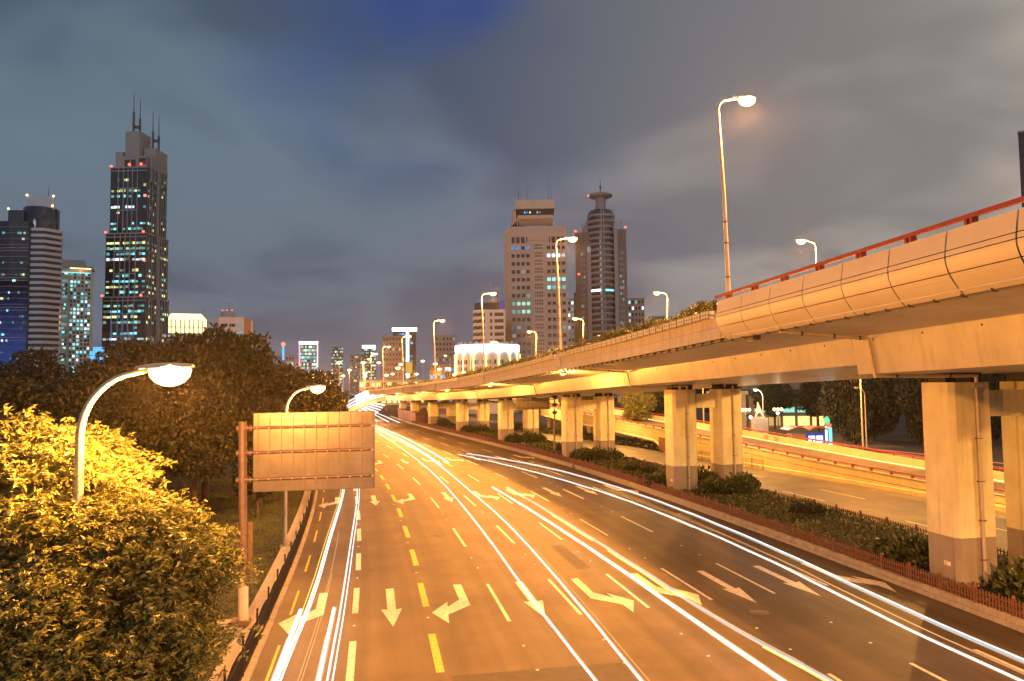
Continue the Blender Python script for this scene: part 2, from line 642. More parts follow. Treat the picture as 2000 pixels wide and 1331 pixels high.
# --- left kerb: stones one by one, then a strip in the distance
lk = MB()
lk.sweep(lambda s: [(-10.36, -0.05), (-9.83, -0.05), (-9.83, 0.12), (-10.36, 0.12)], srange(-40, 250, 4))
left_kerb = structure('kerb', lk, M['soil'])
ks_me = MB().box(-0.17, 0.17, -0.49, 0.49, -0.05, 0.16).mesh('kerb_stone', M['kerb'])
for k in range(62):
    s = 15.0 + k * 1.0
    link_mesh('kerb_stone', ks_me, left_kerb, W(s, -9.985, random.uniform(-0.008, 0.008)), -hd_(s) + random.uniform(-0.006, 0.006))
far_strip = MB().sweep(lambda s: [(-10.15, -0.05), (-9.815, -0.05), (-9.815, 0.15), (-10.15, 0.15)], srange(77, 250, 4)).build('kerb_stone_row', M['kerb'], left_kerb)
far_strip['kind'] = 'stuff'

# --- low coping wall between fence and lawn
cw = MB().sweep(lambda s: [(-10.88, -0.05), (-10.42, -0.05), (-10.42, 0.40), (-10.88, 0.40)], srange(-40, 250, 4))
coping_wall = structure('coping_wall', cw, M['kerb'])
tag(coping_wall, 'low pale stone coping wall running between black iron fence and lawn', 'wall')
del coping_wall['kind']
cp_me = MB().box(-0.29, 0.29, -0.745, 0.745, 0.402, 0.50).mesh('coping_stone', M['coping'])
for k in range(45):
    s = 15 + k * 1.5
    link_mesh('coping_stone', cp_me, coping_wall, W(s, -10.65, random.uniform(-0.006, 0.006)), -hd_(s) + random.uniform(-0.004, 0.004))
o = MB().sweep(lambda s: [(-10.94, 0.402), (-10.36, 0.402), (-10.36, 0.50), (-10.94, 0.50)], srange(82, 250, 4)).build('coping_stone_row', M['coping'], coping_wall)
o['kind'] = 'stuff'

# --- right kerb: two courses of blocks
rk = MB().sweep(lambda s: [(19.64, -0.05), (19.9, -0.05), (19.9, 0.40), (19.64, 0.40)], srange(-40, 250, 4))
right_kerb = structure('kerb', rk, M['soil'])
b1 = MB().box(-0.11, 0.11, -0.592, 0.592, -0.03, 0.198).mesh('kerb_block', M['kerb'])
b2 = MB().box(-0.14, 0.14, -0.592, 0.592, 0.208, 0.425).mesh('kerb_block_upper', M['kerb'])
for k in range(64):
    s = 10 + k * 1.2
    link_mesh('kerb_block', b1, right_kerb, W(s, 19.60, 0), -hd_(s) + random.uniform(-0.005, 0.005))
    link_mesh('kerb_block', b2, right_kerb, W(s + 0.6, 19.70 + random.uniform(-0.012, 0.012), 0), -hd_(s) + random.uniform(-0.005, 0.005))
o = MB().sweep(lambda s: [(19.49, -0.03), (19.71, -0.03), (19.71, 0.2), (19.83, 0.202), (19.83, 0.425), (19.56, 0.425), (19.56, 0.2), (19.49, 0.2)], srange(87.2, 250, 4)).build('kerb_block_row', M['kerb'], right_kerb)
o['kind'] = 'stuff'
o = MB().sweep(lambda s: [(28.0, -0.03), (28.28, -0.03), (28.28, 0.38), (28.0, 0.38)], srange(-40, 250, 4)).build('far_kerb', M['kerb'], right_kerb)

planter = ribbon(19.84, 28.0, 0.40, -40, 235, 4.0, 4, False, 'planting_bed', M['soil'], zf=lambda s, t: 0.39 + 0.05 * math.sin(s * 0.7 + t))

# ------------------------------------------------------------------ painted markings (children of the road)
ZM = 0.004


def dash(parent, s0, ln, t, w, m):
    ss = srange(s0, s0 + ln, 2.2)
    b = MB()
    vs, fs = [], []
    for s in ss:
        vs += [W(s, t - w / 2, ZM), W(s, t + w / 2, ZM)]
    for i in range(len(ss) - 1):
        fs.append((2 * i, 2 * i + 1, 2 * i + 3, 2 * i + 2))
    b.add(vs, fs)
    return b.build('lane_dash', m, parent)


for k in range(-2, 16):
    dash(road, 35.6 + 8 * k, 4.25, -6.45 + 0.003 * 8 * max(0, k), 0.27, M['white'])
for k in range(-1, 18):
    dash(road, 27.9 + 8 * k, 4.15, -3.35 + 0.006 * 8 * max(0, k), 0.29, M['yellow'])
for k in range(-1, 9):
    dash(road, 28.0 + 8 * k, 4.0, -9.25, 0.10, M['yellow'])
for k in range(-1, 9):
    for t, s0 in ((0.0, 33.0), (3.2, 33.2), (6.4, 33.5), (9.65, 34.0), (12.98, 34.3), (16.2, 35.0)):
        dash(road, s0 + 15.1 * k, 6.1, t + (0.004 * 15 * k if t == 0 else (-0.012 * k if t < 12 else -0.05 * k)), 0.16, M['white'])
for k in range(-3, 9):
    dash(side_road, 57.6 + 15 * k, 6.0, 31.6, 0.15, M['white'])
    dash(side_road, 57.6 + 15 * k, 6.0, 35.4, 0.15, M['white'])

STRAIGHT = [(-0.19, 0), (0.19, 0), (0.19, 3.55), (0.46, 3.45), (0.0, 6.0), (-0.46, 3.45), (-0.19, 3.55)]
TURN = [(-0.19, 0), (0.21, 0), (0.21, 2.7), (0.86, 3.75), (0.80, 2.95), (1.62, 4.45), (1.02, 6.1), (0.94, 4.9), (-0.19, 3.65)]


def arrow(s0, t, poly, flip=1):
    pts = [W(s0 - v, t - flip * x, ZM + 0.002) for x, v in poly]
    b = MB()
    if poly is STRAIGHT:
        b.add(pts, [(0, 1, 2, 6), (2, 3, 4, 5, 6)])
    else:
        b.add(pts, [(0, 1, 2, 8), (2, 3, 7, 8), (4, 5, 6, 7, 3)])
    return b.build('lane_arrow', M['white'], road)


for s0 in (39.2, 72.2, 105.2):
    for t, p, fl in ((-8.0, TURN, 1), (-4.85, STRAIGHT, 1), (-1.5, TURN, 1), (1.6, STRAIGHT, 1), (4.5, TURN, -1),
                     (7.8, TURN, -1), (11.4, STRAIGHT, 1), (14.8, STRAIGHT, 1), (17.6, TURN, -1)):
        arrow(s0 + random.uniform(-0.2, 0.2), t, p, fl)

mh = MB()
mc = W(31.8, 10.8, 0)
mh.lathe([(0.0, 0.012), (0.30, 0.012), (0.31, 0.004), (0.34, 0.004), (0.35, 0.014), (0.41, 0.014), (0.42, 0.002)], 28, mc, True)
mh.build('manhole_cover', mat('manhole_iron', (0.13, 0.115, 0.10), 0.55, 0.3, 8, metal=0.4), road)
mh = MB()
mc = W(52.0, -1.2, 0)
mh.lathe([(0.0, 0.010), (0.34, 0.010), (0.36, 0.003)], 24, mc, True)
mh.build('manhole_cover', M['asphalt_dark'], road)
# reflective studs in the gaps of the lane lines
sb = MB()
for k in range(-1, 12):
    for t, s0 in ((-6.45, 41.8), (-3.35, 42.2)):
        s = s0 + 8 * k
        sb.sbox(s - 0.06, s + 0.06, t - 0.06, t + 0.06, 0.001, 0.02)
for k in range(-1, 7):
    for t in (0.0, 3.2, 6.4, 9.65, 12.98):
        for q in (42.5, 45.0):
            s = q + 15.1 * k
            sb.sbox(s - 0.05, s + 0.05, t - 0.05, t + 0.05, 0.001, 0.02)
o = sb.build('lane_studs', M['white'], road)
o['kind'] = 'stuff'
# tar-filled cracks and repair patches
cb = MB()
for _ in range(16):
    s = random.uniform(22, 75)
    t = random.uniform(-8, 18)
    ang = random.choice((0, 0, 1))
    pts = []
    for i in range(9):
        if ang:
            pts.append((s + i * 0.7, t + random.uniform(-0.12, 0.12)))
        else:
            pts.append((s + random.uniform(-0.10, 0.10), t + i * 0.55))
    for a, b_ in zip(pts, pts[1:]):
        w_ = 0.018
        cb.poly([W(a[0] - w_, a[1] - w_, 0.003), W(a[0] + w_, a[1] + w_, 0.003), W(b_[0] + w_, b_[1] + w_, 0.003), W(b_[0] - w_, b_[1] - w_, 0.003)])
o = cb.build('tar_seams', mat('tar', (0.018, 0.017, 0.016), 0.5, 0.1), road)
o['kind'] = 'stuff'
for s0, s1, t0, t1 in ((41, 47, 5.2, 6.0), (23.0, 27.5, -3.0, 3.1), (58, 66, 13.4, 15.9)):
    MB().poly([W(s0, t0, 0.002), W(s0, t1, 0.002), W(s1, t1, 0.002), W(s1, t0, 0.002)]).build('asphalt_patch', mat('patch_asphalt', (0.044, 0.042, 0.040), 0.75, 0.25, 2.0, bump=0.3), road)

# ================================================================== FENCES
fr = W(28.6, -10.05, 0.15)
iron_fence = thing('iron_fence', 'black wrought iron fence with spear pickets along the left kerb', 'fence', fr)
pk_me = MB().box(-0.012, 0.012, -0.012, 0.012, 0.0, 0.93).mesh('picket', M['iron'])
bmx = MB()
bmx.box(-0.018, 0.018, -0.018, 0.018, 0.0, 0.93)
bmx.add([(-0.03, -0.012, 0.93), (0.03, -0.012, 0.93), (0.03, 0.012, 0.93), (-0.03, 0.012, 0.93), (0, 0, 1.06)],
        [(0, 1, 4), (1, 2, 4), (2, 3, 4), (3, 0, 4), (3, 2, 1, 0)])
pk_me = bmx.mesh('picket', M['iron'])
post = MB()
post.box(-0.035, 0.035, -0.035, 0.035, 0, 1.22)
post.lathe([(0.0, 1.40), (0.035, 1.36), (0.05, 1.31), (0.035, 1.26), (0.02, 1.24), (0.05, 1.22)], 8)
post_me = post.mesh('post', M['iron'])
stuff_pk = MB()


def rel(p, root):
    return (p[0] - root.location.x, p[1] - root.location.y, p[2] - root.location.z)


for k in range(-5, 34):
    s0 = 28.6 + 3.2 * k
    near = s0 < 66
    if near:
        link_mesh('post', post_me, iron_fence, rel(W(s0, -10.05, 0.15), iron_fence), -hd_(s0))
    else:
        a = W(s0, -10.05, 0.15)
        stuff_pk.box(a[0] - 0.035, a[0] + 0.035, a[1] - 0.035, a[1] + 0.035, 0.15, 1.45)
    rl = MB()
    for z in (0.13, 0.80):
        rl.tube([W(s, -10.05, 0.15 + z) for s in (s0, s0 + 1.6, s0 + 3.2)], 0.02, 4, smooth=False)
    rl.build('rail', M['iron'], iron_fence)
    for i in range(1, 19):
        s = s0 + i * 3.2 / 19
        hz = 0.86 + 0.16 * math.sin(math.pi * i / 19)
        if near and k > -4:
            link_mesh('picket', pk_me, iron_fence, rel(W(s, -10.05, 0.17), iron_fence), -hd_(s), (1, 1, hz))
        else:
            a = W(s, -10.05, 0)
            stuff_pk.box(a[0] - 0.012, a[0] + 0.012, a[1] - 0.012, a[1] + 0.012, 0.17, 0.17 + 1.0 * hz)
o = stuff_pk.build('distant_pickets', M['iron'], iron_fence)
o['kind'] = 'stuff'


def picket_fence(t, s_lo, s_hi, s_ind0, s_ind1, label, zb, step=0.165):
    root = thing('picket_fence', label, 'fence', W(s_ind0, t, zb))
    bm = MB()
    bm.box(-0.026, 0.026, -0.013, 0.013, 0.03, 0.62)
    bm.add([(-0.026, -0.013, 0.62), (0.026, -0.013, 0.62), (0.026, 0.013, 0.62), (-0.026, 0.013, 0.62), (0, -0.013, 0.67), (0, 0.013, 0.67)],
           [(0, 1, 4), (2, 3, 5), (1, 2, 5, 4), (3, 0, 4, 5)])
    pm = bm.mesh('picket', M['picket'])
    pt = MB()
    pt.box(-0.055, 0.055, -0.055, 0.055, 0, 0.74)
    pt.add([(-0.06, -0.06, 0.74), (0.06, -0.06, 0.74), (0.06, 0.06, 0.74), (-0.06, 0.06, 0.74), (0, 0, 0.83)],
           [(0, 1, 4), (1, 2, 4), (2, 3, 4), (3, 0, 4), (3, 2, 1, 0)])
    ptm = pt.mesh('post', M['picket'])
    far = MB()
    n = int((s_hi - s_lo) / step)
    per = 12
    for i in range(n):
        s = s_lo + i * step
        ind = s_ind0 <= s <= s_ind1
        if i % per == 0:
            if ind or s_lo < s < s_ind1 + 30:
                link_mesh('post', ptm, root, rel(W(s, t, zb), root), -hd_(s))
            else:
                a = W(s, t, zb)
                far.box(a[0] - 0.055, a[0] + 0.055, a[1] - 0.055, a[1] + 0.055, zb, zb + 0.78)
            if i + per <= n:
                rl = MB()
                for z in (0.18, 0.47):
                    rl.sbox(s, s + per * step, t - 0.03, t - 0.005, zb + z, zb + z + 0.06)
                rl.build('rail', M['picket'], root)
        elif ind:
            link_mesh('picket', pm, root, rel(W(s, t - 0.045, zb + random.uniform(-0.01, 0.012)), root), -hd_(s) + math.pi / 2, (1, 1, random.uniform(0.98, 1.02)))
        else:
            a = W(s, t - 0.045, zb)
            far.box(a[0] - 0.024, a[0] + 0.024, a[1] - 0.024, a[1] + 0.024, zb + 0.03, zb + 0.65)
    o = far.build('distant_pickets', M['picket'], root)
    o['kind'] = 'stuff'
    return root


picket_fence(19.78, 14, 190, 17.0, 66.0, 'reddish picket fence on the stone kerb between main road and planting bed', 0.425)
picket_fence(28.36, 20, 130, 300, 301, 'low picket fence on far side of planting bed beside the lower road', 0.02, 0.22)

# ================================================================== VIADUCT
KE = np.array([-80, 0, 18, 26.5, 35, 40, 52, 65, 84, 94, 112, 150, 200, 260, 330, 600.])
ZE = np.array([12.9, 12.85, 12.74, 12.52, 12.30, 12.14, 11.74, 11.38, 10.70, 10.34, 9.68, 8.75, 7.8, 7.0, 6.7, 6.6])


def E_(s):
    return float(np.interp(s, KE, ZE))


viaduct = thing('viaduct', 'long pale concrete viaduct curving over the right side of the road', 'viaduct', W(33, 24.3, 0))


def deck_prof(dep):
    def f(s):
        e = E_(s)
        return [(11.83, e), (16.75, e - 0.33), (17.05, e - dep), (31.65, e - dep), (31.95, e - 0.33), (36.9, e), (36.9, e + 0.30), (11.83, e + 0.30)]
    return f


JOINTS = [-46, -14, 1.6, 33.25, 64.6, 94.6, 124, 153, 182, 211, 240, 270, 300, 330]
for a, b in zip(JOINTS, JOINTS[1:]):
    dep = 2.08 if b <= 33.5 else 1.62
    MB().sweep(deck_prof(dep), srange(a + 0.03, b - 0.03, 3)).build('deck_span', M['soffit'], viaduct)
    # small weep holes along the web head
    if 0 < a < 100:
        wb = MB()
        for s in np.arange(a + 2.2, b - 1, 3.1):
            p = W(s, 16.765, E_(s) - 0.52)
            q = W(s, 16.83, E_(s) - 0.52)
            wb.tube([p, q], 0.045, 8)
        wb.build('weep_holes', M['dark'], viaduct)['kind'] = 'stuff'

# curved cladding panels on the nearest stretch: each panel on its own
CL0, CLW = 36.35, 2.58


def clad_prof(s, u0, u1, n=5):
    e = E_(s)
    pts = []
    for i in range(n + 1):
        u = u0 + (u1 - u0) * i / n
        q = max(0.0, 1 - u / 0.66)
        pts.append((11.36 + 0.66 * q ** 2.1 + 0.34 * max(0, u - 0.5) ** 1.3, e - 0.16 + 1.98 * u))
    return pts


for k in range(17):
    sa, sb_ = CL0 - CLW * (k + 1), CL0 - CLW * k
    b = MB()
    for u0, u1 in ((0.0, 0.335), (0.35, 0.585), (0.60, 0.675), (0.69, 1.0)):
        def pr(s, u0=u0, u1=u1):
            o_ = clad_prof(s, u0, u1)
            return o_ + [(t + 0.05, z) for t, z in reversed(o_)]
        b.sweep(pr, [sa + 0.03, (sa + sb_) / 2, sb_ - 0.03])
    b.build('cladding_panel', M['clad'], viaduct)
    bk = MB()
    bk.sbox(sa, sb_, 11.80, 11.95, E_((sa + sb_) / 2) + 0.31, E_((sa + sb_) / 2) + 1.70)
    bk.build('cladding_backing', M['dark'], viaduct)
    # red hand-rail bracket
    sm_ = sb_ - 0.5
    e = E_(sm_)
    rb = MB()
    rb.sbox(sm_ - 0.20, sm_ - 0.10, 11.75, 11.97, e + 1.72, e + 2.10)
    rb.sbox(sm_ + 0.02, sm_ + 0.12, 11.75, 11.97, e + 1.72, e + 2.10)
    rb.build('rail_bracket', M['red'], viaduct)
rr = MB()
rr.sweep(lambda s: [(11.74, E_(s) + 2.07), (11.88, E_(s) + 2.07), (11.88, E_(s) + 2.21), (11.74, E_(s) + 2.21)], srange(-8, 37.2, 2.6))
rr.build('hand_rail', M['red'], viaduct)

# concrete parapet with its ledge, panel by panel
for k in range(38):
    sa = 36.7 + k * 6.4
    sb_ = sa + 6.37
    near_t = 11.78
    b = MB()
    b.sweep(lambda s: [(11.78, E_(s) - 0.02), (12.0, E_(s) - 0.02), (12.0, E_(s) + 0.56), (11.78, E_(s) + 0.56)], [sa, (sa + sb_) / 2, sb_])
    b.sweep(lambda s: [(11.83, E_(s) + 0.585), (12.05, E_(s) + 0.585), (12.02, E_(s) + 1.30), (11.80, E_(s) + 1.30)], [sa, (sa + sb_) / 2, sb_])
    b.sweep(lambda s: [(11.87, E_(s) + 0.555), (12.0, E_(s) + 0.555), (12.0, E_(s) + 0.59), (11.87, E_(s) + 0.59)], [sa, sb_], mi=1)
    b.build('parapet_panel', [M['concrete'], M['dark']], viaduct)
# far-side parapet
MB().sweep(lambda s: [(36.7, E_(s) + 0.29), (36.95, E_(s) + 0.29), (36.95, E_(s) + 1.25), (36.7, E_(s) + 1.25)], srange(-46, 330, 6)).build('far_parapet', M['concrete'], viaduct)
MB().sweep(lambda s: [(11.9, E_(s) + 0.28), (12.1, E_(s) + 0.28), (12.1, E_(s) + 1.6), (11.98, E_(s) + 1.6)], srange(-46, 36, 6)).build('inner_parapet', M['concrete'], viaduct)
# lamp plinths in the parapet
for s in (36.0, 67.6, 99.6, 131.6, 163.6, 195.6):
    e = E_(s)
    b = MB()
    b.sbox(s - 0.62, s + 0.62, 11.66, 12.3, e + 0.30, e + 1.48)
    b.hexa([W(s - 0.35, 11.85, e - 0.04), W(s - 0.35, 12.2, e - 0.04), W(s + 0.35, 12.2, e - 0.04), W(s + 0.35, 11.85, e - 0.04),
            W(s - 0.62, 11.66, e + 0.29), W(s - 0.62, 12.2, e + 0.29), W(s + 0.62, 12.2, e + 0.29), W(s + 0.62, 11.66, e + 0.29)])
    b.build('lamp_plinth', M['concrete'], viaduct)
# cable tray with clips under the deck edge
ct = MB()
ct.sweep(lambda s: [(11.98, E_(s) - 0.16), (12.10, E_(s) - 0.16), (12.10, E_(s) - 0.11), (11.98, E_(s) - 0.11)], srange(4, 170, 3))
ct.build('cable_tray', M['pole_dark'], viaduct)
cc = MB()
for s in np.arange(6, 165, 1.15):
    cc.sbox(s - 0.035, s + 0.035, 11.94, 12.14, E_(s) - 0.19, E_(s) - 0.02)
cc.build('tray_clips', M['dark'], viaduct)['kind'] = 'stuff'

# drain pipes: from the edge under the wing, down the web, along the soffit to the column
for s, dep in ((32.0, 2.08), (63.3, 1.62), (92.8, 1.62), (122.3, 1.62), (151.3, 1.62)):
    e = E_(s)
    r = 0.085 if s < 40 else 0.075
    s_ = s - 0.12
    MB().tube([W(s_, 12.25, E_(s_) - 0.16), W(s_, 14.5, E_(s_) - 0.32), W(s_, 16.62, E_(s_) - 0.48)], r, 10).build('drain_pipe', M['pole'], viaduct)
    MB().tube([W(s_, 16.62, E_(s_) - 0.48), W(s_, 16.92, E_(s_) - dep - 0.12)], r, 10).build('drain_pipe', M['pole'], viaduct)
    MB().tube([W(s_, 16.92, E_(s_) - dep - 0.12), W(s_, 19.5, E_(s_) - dep - 0.14), W(s_, 22.3, E_(s_) - dep - 0.15)], r, 10).build('drain_pipe', M['pole'], viaduct)
    cl = MB()
    for t in (13.3, 14.9, 16.2):
        z = E_(s_) - 0.16 - (t - 12.25) * 0.0735
        cl.tube([W(s_ - 0.02, t - 0.03, z), W(s_ - 0.02, t + 0.03, z)], r * 1.25, 10)
    for t in (18.0, 20.8):
        cl.tube([W(s_, t - 0.03, E_(s_) - dep - 0.14), W(s_, t + 0.03, E_(s_) - dep - 0.14)], r * 1.25, 10)
    cl.build('pipe_clips', M['dark'], viaduct)['kind'] = 'stuff'

# ------------------------------------------------------------------ piers: two columns and a cross-beam each
NAMES = ['nearest twin-column pier by the right edge, its columns yellow lit above a grey base', 'second twin-column pier from the right, shrubs hiding its foot',
         'third twin-column pier, behind the large dark shrub and the camera post', 'fourth twin-column pier, left of the back of the road sign',
         'fifth twin-column viaduct pier counted from the right', 'sixth twin-column viaduct pier counted from the right',
         'far twin-column pier just right of the brown hoarding', 'farthest twin-column pier, at the brown hoarding']


def column_poly(s0, s1, t0, t1, ch):
    return [(s0, t0 + ch), (s0, t1 - ch), (s0 + ch, t1), (s1 - ch, t1), (s1, t1 - ch), (s1, t0 + ch), (s1 - ch, t0), (s0 + ch, t0)]


for i, s0 in enumerate((32.0, 63.3, 92.8, 122.3, 151.3, 180.3, 208.0, 234.0)):
    dep = 2.08 if i == 0 else 1.62
    zt = E_(s0 + 1) - dep - 0.42
    root = thing('viaduct_pier', NAMES[i], 'pier', W(s0, 24.3, 0.3), 0, 'piers carrying the viaduct')
    for t0, t1 in ((20.95, 23.2), (25.4, 27.65)):
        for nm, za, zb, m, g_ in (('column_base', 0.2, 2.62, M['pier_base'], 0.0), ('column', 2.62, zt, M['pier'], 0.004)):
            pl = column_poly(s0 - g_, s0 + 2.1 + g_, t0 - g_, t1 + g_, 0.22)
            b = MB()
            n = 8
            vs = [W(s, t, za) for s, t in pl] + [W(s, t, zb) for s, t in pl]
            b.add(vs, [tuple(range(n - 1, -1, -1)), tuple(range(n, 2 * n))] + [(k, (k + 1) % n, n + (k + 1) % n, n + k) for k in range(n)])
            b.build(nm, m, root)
        for ta, tb_ in ((t0 + 0.15, t0 + 0.75), (t1 - 0.75, t1 - 0.15)):
            MB().sbox(s0 + 0.5, s0 + 1.6, ta, tb_, zt, zt + 0.43).build('bearing', M['bearing'], root)
        tp = (t0 + t1) / 2 + 0.15
        if i < 5:
            b = MB()
            b.tube([W(s0 - 0.10, tp, 0.5), W(s0 - 0.10, tp, zt - 0.1)], 0.075 if i else 0.09, 10)
            b.build('down_pipe', M['pole'], root)
            b = MB()
            b.sbox(s0 - 0.26, s0 - 0.006, tp - 0.24, tp + 0.24, zt - 0.28, zt - 0.04)
            b.tube([W(s0 - 0.12, tp, zt - 0.04), W(s0 - 0.12, tp, zt + 0.30)], 0.085, 10)
            b.build('pipe_hopper', M['pole'], root)
            b = MB()
            for z in (1.6, 3.4, 5.2, 7.2):
                b.sbox(s0 - 0.21, s0 - 0.006, tp - 0.13, tp + 0.13, z, z + 0.05)
            b.build('pipe_clips', M['rust'], root)['kind'] = 'stuff'
    MB().sbox(s0 + 0.45, s0 + 1.65, 23.21, 25.39, zt - 1.65, zt - 0.40).build('cross_beam', M['pier'], root)
    if i < 2:
        MB().sbox(s0 + 0.5, s0 + 0.9, 20.93, 20.948, 1.25, 1.45).build('number_plate', M['white'], root)

# ================================================================== RAMP beside the lower road
KR = np.array([-40, 30, 42, 50, 56, 70, 85, 97, 122, 136, 151, 170, 230.])
ZR = np.array([0.85, 1.15, 1.40, 1.56, 1.66, 2.05, 2.78, 3.4, 4.65, 5.25, 6.1, 6.9, 7.6])
KT = np.array([-40, 42, 56, 69, 85, 100, 120, 150, 190, 230.])
TR = np.array([42.0, 41.6, 41.0, 40.3, 39.4, 38.8, 38.2, 37.6, 37.2, 37.1])
RZ = lambda s: float(np.interp(s, KR, ZR))
RT = lambda s: float(np.interp(s, KT, TR))
ramp = thing('ramp', 'yellow lit ramp with red hand rails climbing to the left behind the piers', 'ramp', W(60, 42, 0))
for k in range(24):
    sa = 4 + k * 6.0
    sb_ = sa + 5.96

    def wallp(s):
        t, z = RT(s), RZ(s) - 0.30
        zb = -0.02 if s < 102 else z - 2.0
        zp = min(0.35, z - 0.8) if s < 102 else zb + 0.2
        zm = max(zp + 0.12, z - 0.92)
        return [(t + 0.35, zb), (t - 0.22, zb), (t - 0.22, zp), (t - 0.10, zp + 0.06), (t - 0.10, zm), (t - 0.04, zm + 0.03), (t - 0.04, zm + 0.09),
                (t - 0.10, zm + 0.12), (t - 0.10, z - 0.08), (t - 0.16, z - 0.06), (t - 0.16, z), (t + 0.2, z), (t + 0.2, z - 0.7), (t + 0.35, z - 0.72)]
    MB().sweep(wallp, srange(sa, sb_, 3)).build('wall_panel', M['rampwall'], ramp)
MB().sweep(lambda s: [(RT(s) + 0.2, RZ(s) - 1.02), (RT(s) + 8.9, RZ(s) - 1.02), (RT(s) + 8.9, RZ(s) - 1.5), (RT(s) + 0.2, RZ(s) - 1.5)], srange(4, 200, 4)).build('ramp_deck', M['asphalt_side'], ramp)
MB().sweep(lambda s: [(RT(s) + 8.9, RZ(s) - 1.6), (RT(s) + 9.15, RZ(s) - 1.6), (RT(s) + 9.05, RZ(s) - 0.02), (RT(s) + 8.95, RZ(s) - 0.02)], srange(4, 200, 4)).build('outer_parapet', M['rampwall'], ramp)
MB().sweep(lambda s: [(RT(s) - 0.10, RZ(s) - 0.05), (RT(s) + 0.0, RZ(s) - 0.05), (RT(s) + 0.0, RZ(s) + 0.05), (RT(s) - 0.10, RZ(s) + 0.05)], srange(6, 160, 3)).build('hand_rail', M['red'], ramp)
MB().sweep(lambda s: [(RT(s) + 8.92, RZ(s) + 0.16), (RT(s) + 9.06, RZ(s) + 0.16), (RT(s) + 9.06, RZ(s) + 0.34), (RT(s) + 8.92, RZ(s) + 0.34)], srange(6, 160, 3)).build('hand_rail', M['red'], ramp)
for s in np.arange(42, 135, 2.35):
    MB().sbox(s - 0.12, s + 0.12, RT(s) - 0.12, RT(s) + 0.02, RZ(s) - 0.30, RZ(s) - 0.05).build('rail_bracket', M['red'], ramp)
    MB().sbox(s - 0.08, s + 0.08, RT(s) + 8.94, RT(s) + 9.04, RZ(s) - 0.02, RZ(s) + 0.16).build('rail_bracket', M['red'], ramp)
for s in (61.5, 63.6, 88.2, 90.2):
    MB().sbox(s - 0.35, s + 0.35, RT(s) + 8.86, RT(s) + 8.90, RZ(s) - 0.75, RZ(s) - 0.20).build('junction_hatch', M['pier_base'], ramp)
for s in (112.0, 132.0, 152.0):
    MB().sbox(s - 0.9, s + 0.9, RT(s) + 3.2, RT(s) + 5.4, -0.02, RZ(s) - 1.5).build('ramp_column', M['pier'], ramp)
MB().sbox(99.3, 101.6, RT(100) - 0.27, RT(100) - 0.23, 0.15, 2.1).build('service_door', M['hoarding'], ramp)
# small railing at the foot of the ramp wall
rl = thing('guard_railing', 'short grey railing standing at the foot of the yellow ramp wall', 'railing', W(86, RT(86) - 0.8, 0))
for s in np.arange(78, 92.1, 2.0):
    MB().sbox(s - 0.03, s + 0.03, RT(s) - 0.83, RT(s) - 0.77, 0, 1.15).build('post', M['pole_dark'], rl)
for z in (0.2, 1.05):
    MB().tube([W(s, RT(s) - 0.8, z) for s in (78, 82, 86, 90, 92)], 0.02, 6).build('rail', M['pole_dark'], rl)
b = MB()
for s in np.arange(78.2, 92, 0.2):
    b.sbox(s - 0.01, s + 0.01, RT(s) - 0.81, RT(s) - 0.79, 0.2, 1.05)
b.build('bars', M['pole_dark'], rl)['kind'] = 'stuff'

# ================================================================== STREET LAMPS
P_LEFT, P_VIA, P_UNDER, P_RAMP = 3300, 14500, 1900, 3300


def point(name, p, c, parent, loc, r=0.12, wide=0):     # wide 1: batwing lantern, 2: cut-off lantern
    l = bpy.data.lights.new(name, 'POINT')
    l.energy = p
    l.color = c
    l.shadow_soft_size = r
    if wide:        # road lantern optics: more light out to the sides than straight down
        l.use_nodes = True
        nt = l.node_tree
        em = nt.nodes['Emission']
        g = nt.nodes.new('ShaderNodeNewGeometry')
        sp = nt.nodes.new('ShaderNodeSeparateXYZ')
        nt.links.new(g.outputs['Incoming'], sp.inputs[0])
        m1 = nt.nodes.new('ShaderNodeMath')
        m1.operation = 'MULTIPLY'
        nt.links.new(sp.outputs[2], m1.inputs[0])
        nt.links.new(sp.outputs[2], m1.inputs[1])
        m2 = nt.nodes.new('ShaderNodeMath')
        m2.operation = 'MULTIPLY_ADD'
        nt.links.new(m1.outputs[0], m2.inputs[0])
        m2.inputs[1].default_value = -1.7 if wide == 1 else 5.0
        m2.inputs[2].default_value = 1.9 if wide == 1 else 0.14
        m2.use_clamp = wide == 2
        nt.links.new(m2.outputs[0], em.inputs['Strength'])
    o = bpy.data.objects.new(name, l)
    col.objects.link(o)
    o.parent = parent
    o.location = loc
    return o


